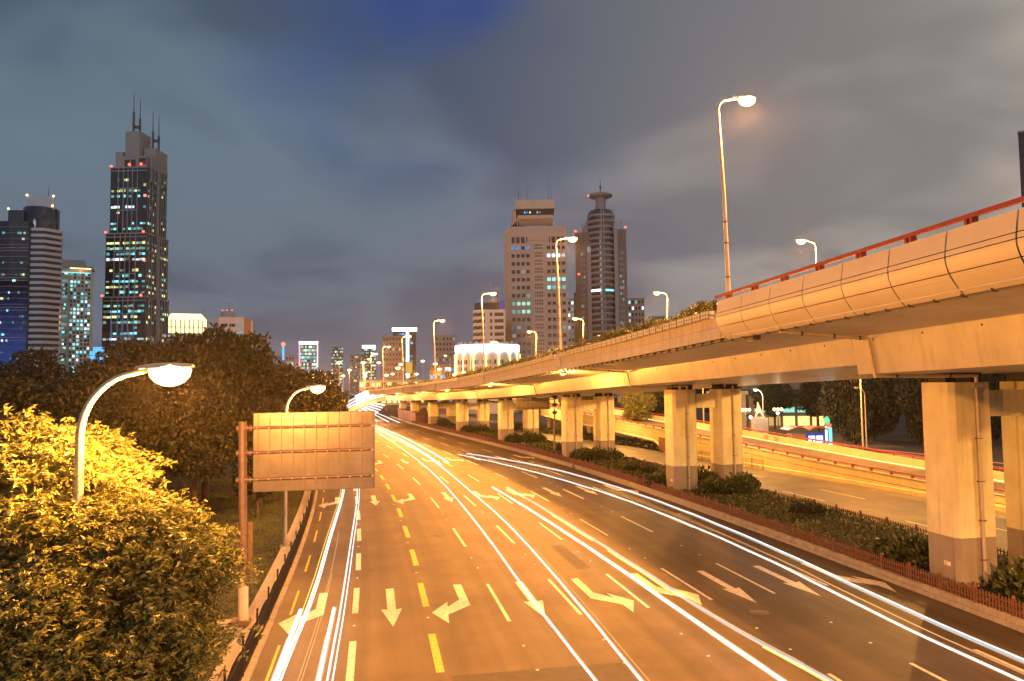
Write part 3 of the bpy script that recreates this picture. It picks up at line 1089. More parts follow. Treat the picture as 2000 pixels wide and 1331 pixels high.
def luminaire(root, x, z, lens, L=0.62, R=0.22, tilt=0.10):
    """housing shell on top, glowing bowl beneath; points along local +x"""
    b = MB()
    n = 12
    vs, fs = [], []
    rows = 7
    for i in range(rows):
        u = i / (rows - 1)
        w = R * (0.35 + 0.65 * math.sin(math.pi * (0.12 + 0.80 * u)))
        for k in range(n + 1):
            a = math.pi * k / n
            vs.append((x - 0.25 + u * (L + 0.3), -w * math.cos(a), z + 0.015 + w * 0.42 * math.sin(a) + tilt * (u - 0.5) * 0.4))
    for i in range(rows - 1):
        for k in range(n):
            fs.append((i * (n + 1) + k, i * (n + 1) + k + 1, (i + 1) * (n + 1) + k + 1, (i + 1) * (n + 1) + k))
    b.add(vs, fs, True)
    b.build('housing', M['pole'], root, world=False)
    b = MB()
    vs, fs = [], []
    m = 14
    for i in range(9):
        a = -math.pi / 2 + math.pi * i / 8
        for k in range(m):
            q = 2 * math.pi * k / m
            zz = R * 1.25 * math.sin(a)
            zz = zz * 1.0 if zz < 0 else zz * 0.45
            vs.append((x + L / 2 + 0.52 * L * math.cos(a) * math.cos(q), R * 1.12 * math.cos(a) * math.sin(q), z - 0.03 + zz))
    for i in range(8):
        for k in range(m):
            fs.append((i * m + k, i * m + (k + 1) % m, (i + 1) * m + (k + 1) % m, (i + 1) * m + k))
    b.add(vs, fs, True)
    b.build('lens', lens, root, world=False)


# --- curved lamps along the left kerb
def left_lamp(label, s, t, P, hgt=10.45):
    p = W(s, t, 0.40)
    root = thing('street_lamp', label, 'street lamp', p, -hd_(s), 'curved street lamps along the left kerb')
    h = hgt - 0.40
    pts = [(0, 0, 0), (0, 0, h * 0.5), (0, 0, h - 1.5)]
    for a in np.linspace(12, 84, 9):
        pts.append((1.25 - 1.25 * math.cos(rad(a)), 0, h - 1.5 + 1.42 * math.sin(rad(a))))
    pts.append((1.55, 0, h + 0.0))
    rs = [0.10, 0.095, 0.09] + [0.085 - 0.003 * i for i in range(9)] + [0.05]
    MB().tube(pts, rs, 12).build('pole', M['pole'], root, world=False)
    b = MB()
    b.box(-0.30, 0.30, -0.30, 0.30, -0.05, 0.12)
    b.lathe([(0.16, 0.12), (0.16, 0.5), (0.11, 0.56)], 12)
    b.build('base', M['kerb'], root, world=False)
    luminaire(root, 1.40, h, M['sodium'], 0.90, 0.30)
    if P:
        point('lamp_light', P, SOD, root, (1.85, 0, h - 0.56), 0.12, 1)
    return root


left_lamp('big curved street lamp glowing above the bright tree at far left', 19.0, -11.95, P_LEFT)
left_lamp('curved street lamp rising behind the back of the road sign', 48.8, -10.75, P_LEFT * 0.75, 10.0)
for i, (s, w_) in enumerate(((79, 'third'), (109, 'fourth'), (139, 'fifth'), (169, 'sixth'), (199, 'seventh'))):
    left_lamp('curved lamp above the dark trees, %s along the left kerb' % w_, s, -10.7, P_LEFT * 0.6, 10.6)


# --- tall lamps standing on the viaduct
def viaduct_lamp(label, s, t, flip, P, group, top=12.25):
    z0 = E_(s) + (1.48 if not flip else 1.25)
    root = thing('street_lamp', label, 'street lamp', W(s, t, z0), -hd_(s) + (math.pi if flip else 0), group)
    h = E_(s) + top - z0
    pts = [(0, 0, 0), (-0.10, 0, h * 0.5), (-0.30, 0, h - 0.75)]
    for a in np.linspace(15, 80, 6):
        pts.append((-0.30 + 0.5 - 0.5 * math.cos(rad(a)), 0, h - 0.75 + 0.62 * math.sin(rad(a))))
    pts.append((0.95, 0, h + 0.02))
    rs = [0.115, 0.09, 0.07] + [0.06] * 6 + [0.045]
    MB().tube(pts, rs, 10).build('pole', M['pole'], root, world=False)
    b = MB()
    for z, r in ((0.02, 0.22), (h * 0.40, 0.115), (h * 0.30, 0.12), (h * 0.14, 0.125)):
        b.lathe([(0.0, z + 0.05), (r, z + 0.05), (r, z - 0.02), (0.0, z - 0.02)], 10, (-0.26 * z / h, 0, 0), False)
    b.build('collars', M['pole_dark'], root, world=False)
    luminaire(root, 0.86, h, M['sodium'], 0.90, 0.29)
    if P:
        point('lamp_light', P, SOD, root, (1.30, 0, h - 0.56), 0.12, 2)
    return root


ORD = ['nearest', 'second', 'third', 'fourth', 'fifth', 'sixth', 'seventh', 'eighth', 'ninth', 'tenth', 'eleventh']
near_s = (36.0, 67.6, 99.6, 131.6, 163.6, 195.6, 228, 260, 292)
for i, s in enumerate(near_s):
    lab = 'tallest street lamp, alone against the sky at the end of the curved cladding' if i == 0 else \
        'street lamp on the planted near edge of the viaduct, %s from the right' % ORD[i]
    if i == 1:
        lab = 'lamp on the viaduct edge in front of the pale bank tower'
    viaduct_lamp(lab, s, 11.95, False, P_VIA if s < 240 else 0, 'lamps on the near edge of the viaduct')
far_s = (34.0, 65.2, 95.5, 124.5, 148.5, 176, 205, 236)  # the first one stands out of view, added for its light
far_lab = ['lamp beyond the right edge of the curved cladding on the far side of the deck', 'glowing lamp head just above the red hand rail of the curved cladding',
           'glowing lamp head over the shrubs left of the tall lamp', 'glowing lamp head in front of the foot of the round tower',
           'glowing lamp head low in front of the bank tower', 'lamp head in front of the white lit round hall, right one',
           'lamp head in front of the white lit round hall, middle one', 'lamp head in front of the white lit round hall, left one']
for i, s in enumerate(far_s):
    viaduct_lamp(far_lab[i], s, 36.8, True, P_VIA * (0.8 if s < 210 else 0), 'lamps on the far edge of the viaduct', 12.15)

# --- flat lights under the deck edge; first two added, unseen, to brighten the piers
under = [(5.0, 'lit flat lamp under the deck edge overhead at the right, outside the view', P_UNDER * 9), (-25.0, 'lit flat lamp under the deck edge behind the viewpoint', P_UNDER * 5)] + [(34.9, 'unlit flat lamp under the deck edge where the curved cladding begins', 0)] + \
        [(s, 'small glowing lamp under the deck edge, %s from the right' % ORD[i], P_UNDER) for i, s in enumerate((69, 99, 125.5, 148, 176, 204, 232))]
for s, lab, P in under:
    z = E_(s) - 0.18
    root = thing('deck_lamp', lab, 'lamp', W(s, 12.55, z), -hd_(s), 'flat lamps under the near deck edge')
    MB().box(-0.20, 0.20, -0.45, 0.45, -0.10, 0.10).build('housing', M['pole_dark'], root, world=False)
    b = MB()
    b.lathe([(0.0, -0.24), (0.14, -0.22), (0.24, -0.16), (0.28, -0.105)], 14)
    b.build('lens', M['sodium'] if P else M['pole'], root, world=False)
    if P:
        point('lamp_light', P, SOD, root, (0, 0, -0.45), 0.15, 2 if s < 30 else 0)
for i, s in enumerate((22, 50, 80, 110, 140)):
    z = E_(s) - 0.18
    root = thing('deck_lamp', 'lamp hidden under the far deck edge above the lower road, %s of its row' % ORD[i], 'lamp', W(s, 36.2, z), -hd_(s), 'flat lamps under the far deck edge')
    MB().box(-0.20, 0.20, -0.45, 0.45, -0.10, 0.10).build('housing', M['pole_dark'], root, world=False)
    MB().lathe([(0.0, -0.24), (0.14, -0.22), (0.24, -0.16), (0.28, -0.105)], 14).build('lens', M['sodium'], root, world=False)
    point('lamp_light', P_RAMP, (1.0, 0.46, 0.10), root, (0, 0, -0.5), 0.15)

# --- plain poles along the far parapet of the ramp (heads above the deck, out of sight)
for s, lab in ((74.5, 'slim bright pole on the ramp parapet left of the nearest pier'), (104.5, 'slim pole on the ramp parapet right of the second pier'),
               (135, 'slim pole beside the yellow lit tree behind the ramp')):
    root = thing('lamp_pole', lab, 'pole', W(s, RT(s) + 9.2, RZ(s) - 1.4), -hd_(s) + math.pi, 'poles along the ramp')
    MB().tube([(0, 0, 0), (0, 0, 5), (0, 0, 9.5), (0.2, 0, 9.9), (1.1, 0, 10.1)], [0.10, 0.085, 0.07, 0.06, 0.05], 10).build('pole', M['pole'], root, world=False)
    luminaire(root, 1.0, 10.1, M['sodium'], 0.6, 0.2)
    point('lamp_light', P_RAMP * 0.7, SOD, root, (1.3, 0, 9.7))

# ================================================================== ROAD SIGN (seen from the back) and its pole
sg = thing('sign_gantry', 'large blank back of a road sign cantilevered from a brown pole', 'road sign', W(33.3, -10.87, 0.0))
MB().tube([W(33.3, -10.80, 0.2), W(33.3, -10.82, 2.2)], 0.20, 16).build('pole_base', M['pole_white'], sg)
MB().tube([W(33.3, -10.82, 2.2), W(33.3, -10.90, 8.62)], 0.165, 16).build('pole', M['rust'], sg)
b = MB()
b.sbox(32.7, 34.0, -11.9, -10.95, 0.40, 0.56)
b.build('footing', M['coping'], sg)
MB().sbox(32.95, 33.65, -11.25, -10.55, 0.55, 0.72).build('base_plate', M['rust'], sg)
for z in (8.36, 7.36, 6.28):
    b = MB()
    b.tube([W(33.18, -11.12, z), W(33.18, -5.82, z + 0.03)], 0.058, 10)
    b.build('cross_tube', M['rust'], sg)
    b = MB()
    for t in (-11.06, -10.56):
        b.tube([W(33.18, t - 0.04, z), W(33.18, t + 0.04, z)], 0.12, 10)
    b.tube([W(33.3, -10.88, z - 0.11), W(33.3, -10.88, z + 0.11)], 0.20, 14)
    b.build('clamp', M['rust'], sg)
    b = MB()
    for k in range(11):
        p = W(33.11, -10.30 + k * 0.462, z)
        b.box(p[0] - 0.02, p[0] + 0.02, p[1] - 0.02, p[1] + 0.02, z - 0.022, z + 0.022)
    b.build('bolts', M['pole_white'], sg)['kind'] = 'stuff'
edges = [-10.46, -10.28] + [-10.28 + 0.4625 * k for k in range(1, 11)]
edges[-1] = -5.66
for a, b_ in zip(edges, edges[1:]):
    MB().sbox(33.28, 33.315, a + 0.006, b_ - 0.006, 5.77, 8.95).build('panel_strip', M['signback'], sg)
for e in edges[1:-1]:
    MB().sbox(33.255, 33.279, e - 0.012, e + 0.012, 5.78, 8.94).build('stiffener', M['rust'], sg)
MB().sbox(33.316, 33.33, -10.48, -5.64, 5.75, 8.97).build('sign_face', M['pole_dark'], sg)
MB().sbox(33.25, 33.34, -5.655, -5.58, 5.75, 8.97).build('edge_frame', M['signback'], sg)
MB().sbox(33.52, 33.56, -11.10, -10.50, 2.35, 4.52).build('small_sign_panel', M['rust'], sg)
MB().sbox(33.47, 33.519, -11.10, -11.04, 2.35, 4.52).build('small_sign_rib', M['rust'], sg)
b = MB()
for z in (2.75, 3.4, 4.1):
    b.tube([W(33.3, -10.84, z - 0.04), W(33.3, -10.84, z + 0.04)], 0.19, 14)
b.build('bands', M['rust'], sg)['kind'] = 'stuff'

# second sign seen from the back, under the viaduct
s2 = thing('sign_gantry', 'back of a small road sign on a thin pole between the third and fourth piers', 'road sign', W(102, 22.6, 0.4))
MB().tube([W(102, 22.55, 0.4), W(102, 22.75, 8.4)], 0.12, 10).build('pole', M['rust'], s2)
for k in range(7):
    MB().sbox(103.0, 103.05, 17.4 + k * 0.71 + 0.01, 17.4 + (k + 1) * 0.71 - 0.01, 6.45, 8.1).build('panel_strip', M['signback'], s2)
for z in (6.75, 7.8):
    MB().tube([W(102.9, 17.2, z), W(102.9, 22.9, z)], 0.06, 8).build('cross_tube', M['rust'], s2)
for z in (6.0, 7.1, 8.2):
    b = MB()
    b.lathe([(0.0, z - 0.28), (0.22, z - 0.2), (0.42, z), (0.3, z + 0.2), (0.0, z + 0.26)], 10, W(102, 22.72, 0))
    b.build('camera_housing', M['iron'], s2)

# brown hoarding under the far deck
hb = thing('hoarding', 'brown plank hoarding under the far end of the viaduct', 'hoarding', W(212, 20.5, 0))
for k in range(14):
    s = 196 + k * 2.6
    MB().sbox(s, s + 2.5, 20.2 + (k % 2) * 0.05, 20.3 + (k % 2) * 0.05, 0, 2.9).build('plank', M['hoarding'], hb)
for k in range(5):
    MB().sbox(195.9, 196.0, 20.4 + k * 1.0, 21.3 + k * 1.0, 0, 2.7).build('plank', M['hoarding'], hb)
MB().sbox(195.6, 234, 20.0, 25.5, 2.95, 3.1).build('roof', M['rust'], hb)

# ================================================================== HEADLIGHT STREAKS over the lanes
def spline(knots, n=60):
    k = np.array(knots, float)
    s = np.linspace(k[0, 0], k[-1, 0], n)
    order = np.argsort(k[:, 0])
    x, y = k[order, 0], k[order, 1]
    m = np.gradient(y, x)
    out = []
    for q in s:
        i = int(np.clip(np.searchsorted(x, q) - 1, 0, len(x) - 2))
        h = x[i + 1] - x[i]
        u = (q - x[i]) / h
        v = (2 * u ** 3 - 3 * u ** 2 + 1) * y[i] + (u ** 3 - 2 * u ** 2 + u) * h * m[i] + (-2 * u ** 3 + 3 * u ** 2) * y[i + 1] + (u ** 3 - u ** 2) * h * m[i + 1]
        out.append((q, v))
    return out


def streak(label, knots, r, m, z=0.65, dt=0.0, group='headlight streaks'):
    pts = spline(knots)
    b = MB()
    b.tube([W(s, t + dt, z + 0.012 * math.sin(s * 0.9)) for s, t in pts], r * 0.8, 6)
    if r > 0.03:            # dimmer glowing lines added beside the core to soften its edge
        for k, (da, dz_) in enumerate(((r * 1.25, r * 0.5), (-r * 1.2, -r * 0.4), (r * 0.3, r * 1.25))):
            q = len(pts) // 6
            sub = pts[(k * q) // 2: len(pts) - (q if k else 0)]
            b.tube([W(s, t + dt + da, z + dz_) for s, t in sub], r * 0.30, 4, mi=1)
    o = b.build('light_streak', [m, M['trail_dim']])
    return tag(o, label, 'light streak', group)


A1 = [(14, -8.75), (26.4, -8.7), (34.2, -8.45), (49.6, -8.25), (70.6, -7.6), (110, -6.8), (170, -5.5)]
A2 = [(14, -7.25), (26.1, -7.2), (31.2, -7.15), (47.7, -7.0), (70.2, -6.4), (110, -5.6), (170, -4.3)]
LG = 'headlight streaks in the left lane'
streak('broad white streak nearest the iron fence, lower half of the picture only', [(14, -8.8), (24, -8.75), (34.3, -8.62)], 0.10, M['trail_white'], 0.65, -0.05, LG)
streak('bright white streak in the left lane, left of its pair', A1, 0.045, M['trail_white'], 0.66, 0.02, LG)
streak('second white streak in the left lane, just right of the fence side one', A1, 0.035, M['trail_white'], 0.74, 0.16, LG)
streak('yellow streak hugging the fence side of the left lane streaks', A1, 0.02, M['trail_yellow'], 0.60, -0.16, LG)
streak('broad white streak beside the first white lane dashes, lower half only', [(14, -7.45), (24, -7.4), (34.3, -7.3)], 0.085, M['trail_white'], 0.65, 0.0, LG)
streak('white streak in the left lane, right of its pair', A2, 0.04, M['trail_white'], 0.66, 0.10, LG)
streak('thin white streak closest to the first white lane dashes', A2, 0.03, M['trail_white'], 0.72, 0.28, LG)
streak('faint orange streak in the middle of the left lane', [(22, -8.2), (30, -7.95), (38, -7.8), (52, -7.7)], 0.014, M['trail_thin'], 0.55, 0, LG)
streak('faint short orange streak right of the middle of the left lane', [(24, -7.95), (31, -7.75), (40, -7.65)], 0.014, M['trail_thin'], 0.75, 0, LG)
B1 = [(15, 1.35), (24.2, 1.25), (31.3, 1.15), (45.5, 1.3), (67.6, 1.7), (103.1, 2.7), (155.7, 5.4), (190, 6.5)]
B2 = [(15, 2.5), (24, 2.65), (31.6, 2.9), (49.9, 3.35), (72.5, 3.5), (110.4, 4.8), (164.7, 6.8), (195, 7.6)]
CG = 'headlight streaks in the middle lanes'
streak('thin white streak running from the bottom edge through the straight arrow', B1, 0.05, M['trail_white'], 0.65, 0, CG)
streak('thin white streak right of the one through the straight arrow', B2, 0.05, M['trail_white'], 0.65, 0, CG)
streak('pale hair thin streak beside the middle white streak', B2, 0.015, M['trail_thin'], 0.8, 0.12, CG)
streak('short bright white streak ending by the far turn arrow, right one', [(92, 5.5), (114.5, 6.5), (145.7, 8.0), (185, 8.6)], 0.09, M['trail_white'], 0.65, 0, CG)
streak('short bright white streak ending by the far turn arrow, left one', [(90, 4.2), (114.5, 5.3), (145.7, 6.8), (185, 7.5)], 0.08, M['trail_white'], 0.65, 0, CG)
D1 = [(15, 7.2), (23.1, 6.95), (27.5, 6.8), (39.0, 6.55), (53.1, 6.2), (69.6, 5.8)]
D2 = [(15, 8.7), (22.8, 8.4), (28.5, 7.8), (37.7, 7.55), (51.7, 7.3), (69.2, 7.1)]
DG = 'headlight streaks right of the centre'
streak('thick bluish white streak, left one of the pair right of the centre', D1, 0.07, M['trail_white'], 0.65, 0, DG)
streak('cool white rim streak along the thick left one right of the centre', D1, 0.05, M['trail_blue'], 0.58, 0.12, DG)
streak('white streak, right one of the pair right of the centre', D2, 0.06, M['trail_blue'], 0.65, 0, DG)
for a, b_, w_ in ((61, 69, 'farthest'), (44, 54, 'third'), (33.5, 42, 'second'), (19, 26.5, 'nearest')):
    kn = [(s, t - 0.26) for s, t in spline(D2, 80) if a <= s <= b_]
    streak('short yellow indicator streak beside the right centre streak, %s one' % w_, kn, 0.04, M['trail_yellow'], 0.72, 0, 'yellow indicator streaks')
G1 = [(13, 14.2), (21.6, 14.1), (26.0, 14.1), (38.2, 14.75), (56.4, 14.7), (79.1, 12.6), (102.6, 8.9)]
G2 = [(13, 15.6), (23.1, 15.5), (27.8, 15.6), (41.0, 16.4), (61.3, 16.6), (85.8, 14.4), (102.8, 10.2)]
RG = 'headlight streaks in the right lanes'
streak('white streak crossing the right lanes, lower one of the pair', G1, 0.05, M['trail_white'], 0.65, 0, RG)
streak('bluish white streak crossing the right lanes, upper one of the pair', G2, 0.06, M['trail_blue'], 0.65, 0, RG)
streak('white core along the upper right lane streak', G2, 0.03, M['trail_white'], 0.74, -0.03, RG)
streak('faint orange hairline under the upper right lane streak', G2, 0.014, M['trail_thin'], 0.35, -0.25, RG)
streak('faint orange hairline above the lower right lane streak', G1, 0.014, M['trail_thin'], 0.85, 0.16, RG)
for i, (t, w_) in enumerate(((16.2, 'nearest the kerb'), (14.2, 'second from the kerb'), (12.0, 'third from the kerb'), (9.6, 'fourth from the kerb'), (7.2, 'farthest from the kerb'))):
    streak('far white streak rounding the bend under the viaduct, ' + w_, [(190 + 6 * i, t - 1), (230, t), (280, t - 0.4), (340, t - 1)], 0.11, M['trail_white'], 0.9, 0, 'far streaks in the bend')
for k in range(6):
    kn = [(212 - k, 13.0), (235, 13.2), (270, 12.5), (330, 12)]
    streak('stacked far white streak high in the bend, %s from below' % ORD[k].replace('nearest', 'first'), kn, 0.22, M['trail_white'], 1.7 + 0.62 * k, 0.5 * k - 2, 'far streaks in the bend')
# tail lights beyond the ramp, headlights on it
streak('thin red tail light streak on the dark street beyond the ramp', [(40, 58.5), (80, 58), (120, 58), (170, 60)], 0.05, M['trail_red'], 0.9, 0, 'red streaks beyond the ramp')
streak('second red tail light streak on the dark street beyond the ramp', [(40, 60.5), (80, 60), (120, 60), (170, 62)], 0.035, M['trail_red'], 1.1, 0, 'red streaks beyond the ramp')
rp = MB().tube([W(s, RT(s) + 7.2, RZ(s) - 0.55) for s in srange(30, 150, 4)], 0.04, 6).build('light_streak', emit('ramp_streak', (1.0, 0.75, 0.35), 0.6))
tag(rp, 'thin warm streak running along the ramp deck', 'light streak')
# the white fan where a slip road swings left at the far end
slip = thing('slip_road', 'curved slip road sweeping left below the far end of the viaduct', 'ramp', (-46, 232, 0))
arc = [(-38.5, 236, 8.3), (-41.5, 234, 7.9), (-44.6, 231, 7.0), (-47.2, 227, 5.6), (-49.2, 222, 4.0)]
for nm, dz0, dz1, th, m in (('deck', -2.6, -2.2, 5.0, M['soffit']), ('parapet', -2.2, -1.3, 0.3, M['concrete'])):
    b = MB()
    for p, q in zip(arc, arc[1:]):
        b.hexa([(p[0], p[1], p[2] + dz0), (p[0] + 0.2, p[1] + th, p[2] + dz0), (q[0] + 0.2, q[1] + th, q[2] + dz0), (q[0], q[1], q[2] + dz0),
                (p[0], p[1], p[2] + dz1), (p[0] + 0.2, p[1] + th, p[2] + dz1), (q[0] + 0.2, q[1] + th, q[2] + dz1), (q[0], q[1], q[2] + dz1)])
    b.build(nm, m, slip)
for k in range(8):
    o = MB().tube([(p[0] - 0.1 * k, p[1] + 1 + 0.2 * k, p[2] - 1.5 + 0.42 * k + random.uniform(-0.1, 0.1)) for p in arc[:5 - (k % 2)]], 0.20, 6).build('light_streak', M['trail_white'])
    tag(o, 'white streak in the bright fan at the far bend, %s from below' % ORD[k].replace('nearest', 'first'), 'light streak', 'fan of streaks at the far bend')

# ================================================================== PLANTS
def unit(a):
    return a / np.maximum(1e-9, np.linalg.norm(a, axis=-1, keepdims=True))


def leaves(P, D, L, Wd, fold=0.25, rng=RNG):
    """bent diamond leaves: P base points, D directions, L lengths, Wd widths -> V, F"""
    N = len(P)
    R = unit(rng.normal(size=(N, 3)))
    S = unit(np.cross(D, R))
    U = np.cross(S, D)
    L = np.broadcast_to(np.asarray(L, float), (N,))[:, None]
    Wd = np.broadcast_to(np.asarray(Wd, float), (N,))[:, None]
    mid = P + D * L * 0.5
    V = np.stack([P, mid - S * Wd * 0.5 + U * Wd * fold, P + D * L - U * Wd * fold * 0.6, mid + S * Wd * 0.5 + U * Wd * fold], 1).reshape(-1, 3)
    b = np.arange(N)[:, None] * 4
    F = np.concatenate([b + np.array([[0, 1, 2]]), b + np.array([[0, 2, 3]])], 0)
    return V, F


def sphere_dirs(n, rng=RNG):
    return unit(rng.normal(size=(n, 3)))


def crown_mesh(name, lobes, n, L, Wd, m, droop=0.3, fill=0.35, rng=RNG):
    """leaf-sized faces spread over and inside uneven lobes (x, y, z, r)"""
    lb = np.array(lobes, float)
    w = lb[:, 3] ** 2
    idx = rng.choice(len(lb), n, p=w / w.sum())
    d = sphere_dirs(n, rng)
    rr = lb[idx, 3] * (1 - fill * rng.random(n) ** 1.6)
    # bumpy surface so that the outline is uneven
    ph = rng.random((len(lb), 3)) * 6.28
    f = np.sin(d[:, 0] * 6 + ph[idx, 0]) * np.sin(d[:, 1] * 6 + ph[idx, 1]) + 0.6 * np.sin(d[:, 2] * 9 + ph[idx, 2])
    rr = rr * (1 + 0.13 * f)
    P = lb[idx, :3] + d * rr[:, None] * np.array([1, 1, 0.9])
    keep = np.ones(n, bool)
    gap = np.sin(P[:, 0] * 1.7 + 1) * np.sin(P[:, 1] * 1.7) * np.sin(P[:, 2] * 1.9 + 2)
    keep &= ~((gap > 0.42) & (rng.random(n) < 0.8))
    P, d = P[keep], d[keep]
    D = unit(d * 0.6 + rng.normal(size=d.shape) * 0.6 + np.array([0, 0, -droop]))
    Ls = L * (0.7 + 0.6 * rng.random(len(P)))
    V, F = leaves(P, D, Ls, Ls * Wd, rng=rng)
    return np_mesh(name, V, F, m)


def trunk_mb(h, r, crown_z, spread, limbs=5, rnd=random):
    b = MB()
    top = (rnd.uniform(-0.2, 0.2), rnd.uniform(-0.2, 0.2), h)
    b.tube([(0, 0, -0.3), (0.03, 0, h * 0.25), (0.05, 0.05, h * 0.6), top], [r * 1.25, r, r * 0.8, r * 0.35], 9)
    for k in range(limbs):
        a = 2 * math.pi * (k + rnd.random() * 0.6) / limbs
        z0 = h * rnd.uniform(0.42, 0.72)
        ln = spread * rnd.uniform(0.6, 0.9)
        b.tube([(0.03, 0.03, z0), (ln * 0.45 * math.cos(a), ln * 0.45 * math.sin(a), z0 + (crown_z - z0) * 0.5),
                (ln * math.cos(a), ln * math.sin(a), z0 + (crown_z - z0) * rnd.uniform(0.8, 1.15))], [r * 0.5, r * 0.32, r * 0.10], 6)
    return b


# --- tree prototypes (unit: height 12, crown radius about 5)
def make_proto(seed, m, h=12.0, R=5.0, n=20000, L=0.42, low=0.26, squash=1.0):
    rg = np.random.default_rng(seed)
    rd = random.Random(seed)
    zc = h * (low + 1) / 2
    hz = h * (1 - low) / 2
    lobes = [(0, 0, zc, min(R, hz) * 0.72)]
    for k in range(17):
        d = sphere_dirs(1, rg)[0]
        q = rd.uniform(0.55, 0.8)
        r = R * rd.uniform(0.24, 0.42)
        lobes.append((d[0] * R * q, d[1] * R * q, zc + d[2] * (hz - r * 0.6) * 0.95, r))
    cm = crown_mesh('crown', lobes, n, L, 0.5, m, rng=rg)
    tm = trunk_mb(h * 0.72, h * 0.022, zc, R * 0.7, rnd=rd).mesh('trunk', M['bark'])
    return cm, tm


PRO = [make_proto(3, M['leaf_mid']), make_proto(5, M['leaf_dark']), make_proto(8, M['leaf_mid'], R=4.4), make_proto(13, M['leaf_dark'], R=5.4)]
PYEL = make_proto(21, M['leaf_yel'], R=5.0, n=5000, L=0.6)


def tree(x, y, h, R, k, label, group=None, z=0.0, rot=None, proto=None, protoR=5.0):
    cm, tm = proto if proto else PRO[k % 4]
    root = thing('tree', label, 'tree', (x, y, z), 0, group)
    rot = random.uniform(0, 6.28) if rot is None else rot
    sc_ = (R / protoR, R / protoR, h / 12.0)
    link_mesh('trunk', tm, root, (0, 0, 0), rot, sc_)
    link_mesh('crown', cm, root, (0, 0, 0), rot, sc_)
    return root


GL = 'dark park trees on the left'
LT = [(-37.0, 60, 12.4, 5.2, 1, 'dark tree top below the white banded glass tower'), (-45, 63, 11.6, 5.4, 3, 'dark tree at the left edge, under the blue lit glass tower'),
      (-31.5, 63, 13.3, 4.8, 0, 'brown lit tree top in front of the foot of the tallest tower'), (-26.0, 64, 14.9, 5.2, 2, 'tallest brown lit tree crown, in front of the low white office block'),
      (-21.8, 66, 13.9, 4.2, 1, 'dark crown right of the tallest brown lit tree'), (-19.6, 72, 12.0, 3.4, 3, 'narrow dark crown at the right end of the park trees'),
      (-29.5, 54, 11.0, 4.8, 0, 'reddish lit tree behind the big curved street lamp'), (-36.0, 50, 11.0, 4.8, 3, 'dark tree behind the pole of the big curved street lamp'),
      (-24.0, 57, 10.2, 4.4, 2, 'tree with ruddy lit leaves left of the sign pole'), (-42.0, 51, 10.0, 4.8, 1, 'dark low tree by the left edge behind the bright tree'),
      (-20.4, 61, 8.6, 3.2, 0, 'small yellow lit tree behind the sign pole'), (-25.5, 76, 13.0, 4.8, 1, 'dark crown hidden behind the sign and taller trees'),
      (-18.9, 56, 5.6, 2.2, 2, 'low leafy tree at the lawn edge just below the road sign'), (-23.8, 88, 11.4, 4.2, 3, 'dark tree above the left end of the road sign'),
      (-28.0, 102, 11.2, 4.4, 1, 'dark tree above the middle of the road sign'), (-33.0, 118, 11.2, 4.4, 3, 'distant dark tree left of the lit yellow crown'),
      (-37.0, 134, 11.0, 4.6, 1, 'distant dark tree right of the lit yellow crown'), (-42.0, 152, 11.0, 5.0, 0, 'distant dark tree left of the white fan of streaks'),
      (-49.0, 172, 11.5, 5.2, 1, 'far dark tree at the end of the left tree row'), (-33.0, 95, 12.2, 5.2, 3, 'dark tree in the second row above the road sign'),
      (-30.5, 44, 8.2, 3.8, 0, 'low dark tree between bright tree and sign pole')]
for x, y, h, R, k, lab in LT:
    tree(x, y, h, R, k, lab, GL, 0.4)
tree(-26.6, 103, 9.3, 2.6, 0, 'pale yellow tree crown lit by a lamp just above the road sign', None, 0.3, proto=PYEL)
GR = 'dark trees behind the ramp on the right'
for x, y, h, R, k, lab in [(53.5, 119, 13.5, 4.6, 1, 'dark tree left of the unlit lamp behind the ramp'), (59, 124, 14, 4.8, 3, 'dark tree behind the unlit lamp'),
                           (63, 116, 13.5, 4.4, 1, 'brownish dark tree right of the unlit lamp'), (68, 121, 14, 4.8, 0, 'dark tree by the slim bright pole'),
                           (74, 117, 13.5, 4.6, 3, 'dark tree just left of the nearest pier'), (83, 120, 14, 5.0, 1, 'dark tree seen between the two columns of the nearest pier'),
                           (92, 118, 14, 5.0, 3, 'dark tree at the right edge behind the nearest pier'), (64, 134, 15, 5.0, 1, 'tall dark tree in the rear row behind the ramp'),
                           (78, 134, 15, 5.2, 3, 'rear dark tree behind the slim bright pole')]:
    tree(x, y, h + 3.5, R, k, lab, GR, -3.5)
tree(60.5, 150, 10.4, 5.2, 2, 'round green tree lit from below beside the totem sign')
tree(54.0, 156, 10.0, 4.4, 0, 'green tree left of the round lit tree in the park')
for x, y, h, R, k, lab in [(45, 168, 12, 5, 1, 'dark tree behind the white statue'), (36, 168, 13, 5, 3, 'dark tree behind the globe lamps at second pier'), (27.5, 138, 10.5, 3.8, 1, 'dark tree right of the pale yellow park tree'),
                           (15, 165, 9, 4.5, 3, 'dark tree seen between third and fourth piers')]:
    tree(x, y, h, R, k, lab, 'dark trees in the park beyond the ramp')
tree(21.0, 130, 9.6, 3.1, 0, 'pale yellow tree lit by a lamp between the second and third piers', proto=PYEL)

# --- the bright near tree: leaf sprays over its lobes
def spray_mesh(seed):
    rg = np.random.default_rng(seed)
    P, D, L = [], [], []
    for tw in range(5):
        o = rg.normal(size=3) * np.array([0.16, 0.16, 0.10])
        for k in range(9):
            a = 2 * math.pi * (k + rg.random() * 0.5) / 9
            dirn = np.array([math.cos(a), math.sin(a), 0.15 - 0.85 * rg.random()])
            P.append(o + rg.normal(size=3) * 0.02)
            D.append(dirn)
            L.append(0.07 + 0.10 * rg.random())
    V, F = leaves(np.array(P), unit(np.array(D)), np.array(L), np.array(L) * 0.36, 0.22, rg)
    return V, F


